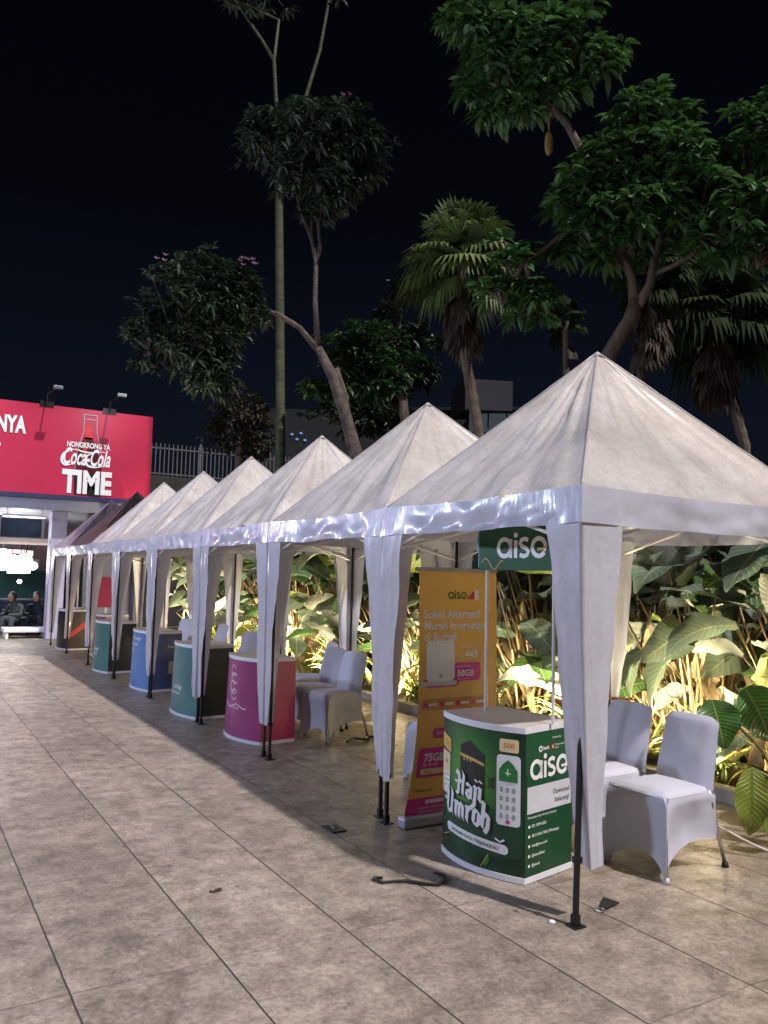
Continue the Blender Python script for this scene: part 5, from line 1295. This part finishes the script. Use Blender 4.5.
for k, (px0, px1, py0, py1, cc) in enumerate(((-14, 6, 549, 570, 0), (7, 26, 550, 553, 1), (7, 31, 556, 573, 2), (27, 33, 551, 556, 3))):
    a_ = at_Y(px0, py1, YB + 4.6); b2 = at_Y(px1, py0, YB + 4.6); nm, cl, es_ = lbx[cc]
    root = empty('lightbox', ((a_.x + b2.x) / 2, YB + 4.6, (a_.z + b2.z) / 2)); hw_, hh_ = abs(b2.x - a_.x) / 2, abs(b2.z - a_.z) / 2
    tag(root, ['white lit menu lightbox at the left picture edge', 'thin pink lit strip above the widest menu lightbox', 'wide white lit menu lightbox behind the pendant globes', 'small yellow lit box above the right end of the menu lightbox'][k], 'lightbox')
    g = MB(); g.bbox(-hw_ - .02, hw_ + .02, 0, .1, -hh_ - .02, hh_ + .02); g.build('casing', M['black_metal'], root)
    g = MB(); g.bbox(-hw_, hw_, -.012, -.002, -hh_, hh_); g.build('lit_face', pmat('lightbox_' + nm, cl, .4, emis=cl, estr=es_), root)
    g = MB(); g.tube([(-hw_ * .7, .05, hh_), (-hw_ * .7, .05, 2.95 - root.location.z)], .012, 5); g.tube([(hw_ * .7, .05, hh_), (hw_ * .7, .05, 2.95 - root.location.z)], .012, 5); g.build('hanger', M['black_metal'], root)
point_light('cafe_light', (1.6, YB + 3.2, 2.4), 80, (.92, .95, 1), .3)
point_light('soffit_light', (2.5, YB + 1.2, 2.6), 11, (.85, .9, 1), .15)
# dark bench, tables and seated people in the entrance
bench_m = pmat('navy_bench', (.015, .02, .05), .6, 0, .3, 3)
def bench(x, y, w_, label):
    root = empty('sofa', (x, y, 0)); tag(root, label, 'sofa')
    g = MB(); g.bbox(-w_/2, w_/2, -.35, .35, .08, .42); g.build('seat', bench_m, root, bevel=.04)
    g = MB(); g.bbox(-w_/2, w_/2, .30, .48, .1, .85); g.build('backrest', bench_m, root, bevel=.05)
    for sx in (-1, 1):
        g = MB(); g.bbox(sx * w_/2 - .08, sx * w_/2 + .08, -.35, .45, .08, .6); g.build('armrest', bench_m, root, bevel=.04)
bench(2.05, 22.2, 1.3, 'navy sofa at the left picture edge before the green partition')
bench(3.0, 21.9, 1.1, 'navy sofa beside the farthest tent post')
root = empty('low_table', (2.75, 20.75, 0)); tag(root, 'low white platform table in front of the navy sofa', 'table')
g = MB(); g.bbox(-.5, .5, -.3, .3, .14, .24); g.build('tabletop', M['white_trim'], root, bevel=.02)
for sx, sy in ((-1, -1), (1, -1), (-1, 1), (1, 1)):
    g = MB(); g.bbox(sx*.42-.03, sx*.42+.03, sy*.24-.03, sy*.24+.03, 0, .14); g.build('leg', M['white_trim'], root)
def person(x, y, rz, label, cloth, seated=True):
    root = empty('person', (x, y, 0), rz); tag(root, label, 'person')
    if seated:
        V = {'pel': (0, 0, .34, .13), 'chest': (-.10, 0, .64, .14), 'neck': (-.17, 0, .80, .055), 'head': (-.23, 0, .91, .09), 'top': (-.23, 0, .97, .07)}
        legs = [((-.36, s * .15, .44, .075), (-.38, s * .14, .24, .055), (-.36, s * .14, .06, .04), (-.48, s * .14, .035, .035)) for s in (-1, 1)]
        arms = [((-.11, s * .19, .72, .055), (-.20, s * .24, .52, .045), (-.38, s * .14, .52, .035), (-.44, s * .10, .52, .03)) for s in (-1, 1)]
    else:
        V = {'pel': (0, 0, .95, .13), 'chest': (0, 0, 1.30, .15), 'neck': (0, 0, 1.48, .055), 'head': (0, 0, 1.60, .09), 'top': (0, 0, 1.66, .07)}
        legs = [((0, s * .10, .85, .09), (0, s * .11, .48, .06), (.02, s * .11, .07, .04), (-.12, s * .11, .035, .035)) for s in (-1, 1)]
        arms = [((0, s * .20, 1.38, .055), (.02, s * .25, 1.10, .045), (-.06, s * .24, .88, .035), (-.09, s * .24, .80, .03)) for s in (-1, 1)]
    vs = [V[k] for k in ('pel', 'chest', 'neck', 'head', 'top')]; es = [(0, 1), (1, 2), (2, 3), (3, 4)]
    for ch_, par in [(l, 0) for l in legs] + [(a, 1) for a in arms]:
        prev = par
        for v in ch_: vs.append(v); es.append((prev, len(vs) - 1)); prev = len(vs) - 1
    me = bpy.data.meshes.new('body'); me.from_pydata([v[:3] for v in vs], es, []); o = bpy.data.objects.new('body', me); COL.objects.link(o); o.parent = root
    sk_ = o.modifiers.new('skin', 'SKIN'); 
    for i, v in enumerate(vs): me.skin_vertices[0].data[i].radius = (v[3], v[3])
    me.skin_vertices[0].data[0].use_root = True
    o.modifiers.new('sub', 'SUBSURF').levels = 1; o.modifiers['sub'].render_levels = 2
    me.materials.append(cloth)
    g = MB(); h = V['head']; g.ball((h[0] + .02, 0, h[2] + .04), (.10, .095, .11), 0, 12, 8); g.build('hair', pmat('hair', (.012, .01, .01), .5), root, smooth=True)
    g = MB(); g.ball((h[0] - .05, 0, h[2] - .0), (.065, .075, .095), 0, 12, 8); g.box((h[0] - .12, 0, h[2] - .005), (.02, .02, .035)); g.build('face', pmat('skin_tone', (.30, .17, .11), .5), root, smooth=True)
def add_skin(me):
    pass
_orig = bpy.data.meshes.new
for (x, y, rz, lb, c_, st_) in ((2.66, 21.35, R(40), 'seated person in grey clothes leaning forward at the low white table', (.06, .075, .075), True), (3.12, 21.6, R(70), 'seated person in dark clothes beside the farthest tent post', (.015, .02, .035), True), (4.35, 26.0, R(80), 'standing person in dark clothes seen between the farthest tent curtains', (.02, .02, .03), False)):
    try: person(x, y, rz, lb, pmat('clothes', [q * .6 for q in c_], .8), st_)
    except Exception as ex: print('person failed', ex)

# ================================================================== lamp posts along the open side of the walkway
lampm = pmat('lamp_globe', (1, 1, 1), .3, emis=(.72, .82, 1), estr=30)
for k, (x, y, z, pw) in enumerate(((-3.2, 5.0, 3.6, 470), (-3.2, 11.5, 3.6, 560), (-3.2, 18.0, 3.6, 420))):
    root = empty('street_lamp', (x, y, 0)); tag(root, ['nearest', 'middle', 'farthest'][k] + ' white globe lamp post on the open side of the walkway', 'street lamp', 'lamp posts opposite the tents')
    g = MB(); g.tube([(0, 0, 0), (0, 0, .3), (0, 0, .32), (0, 0, z - .2)], [.09, .08, .045, .035], 10); g.build('post', M['black_metal'], root, smooth=True)
    g = MB(); g.ball((0, 0, z), .16, 0, 16, 10); g.build('globe', lampm, root, smooth=True)
    point_light('street_lamp_light', (x + .05, y, z), pw, (.60, .72, 1), .2).location = (x + .3, y, z)

# ================================================================== render look
vs_ = scene.view_settings
vs_.view_transform = 'Standard'; vs_.look = 'None'; vs_.gamma = 1; vs_.exposure = .40; vs_.use_curve_mapping = False
scene.cycles.max_bounces = 6; scene.cycles.transparent_max_bounces = 8
scene.cycles.sample_clamp_indirect = 4
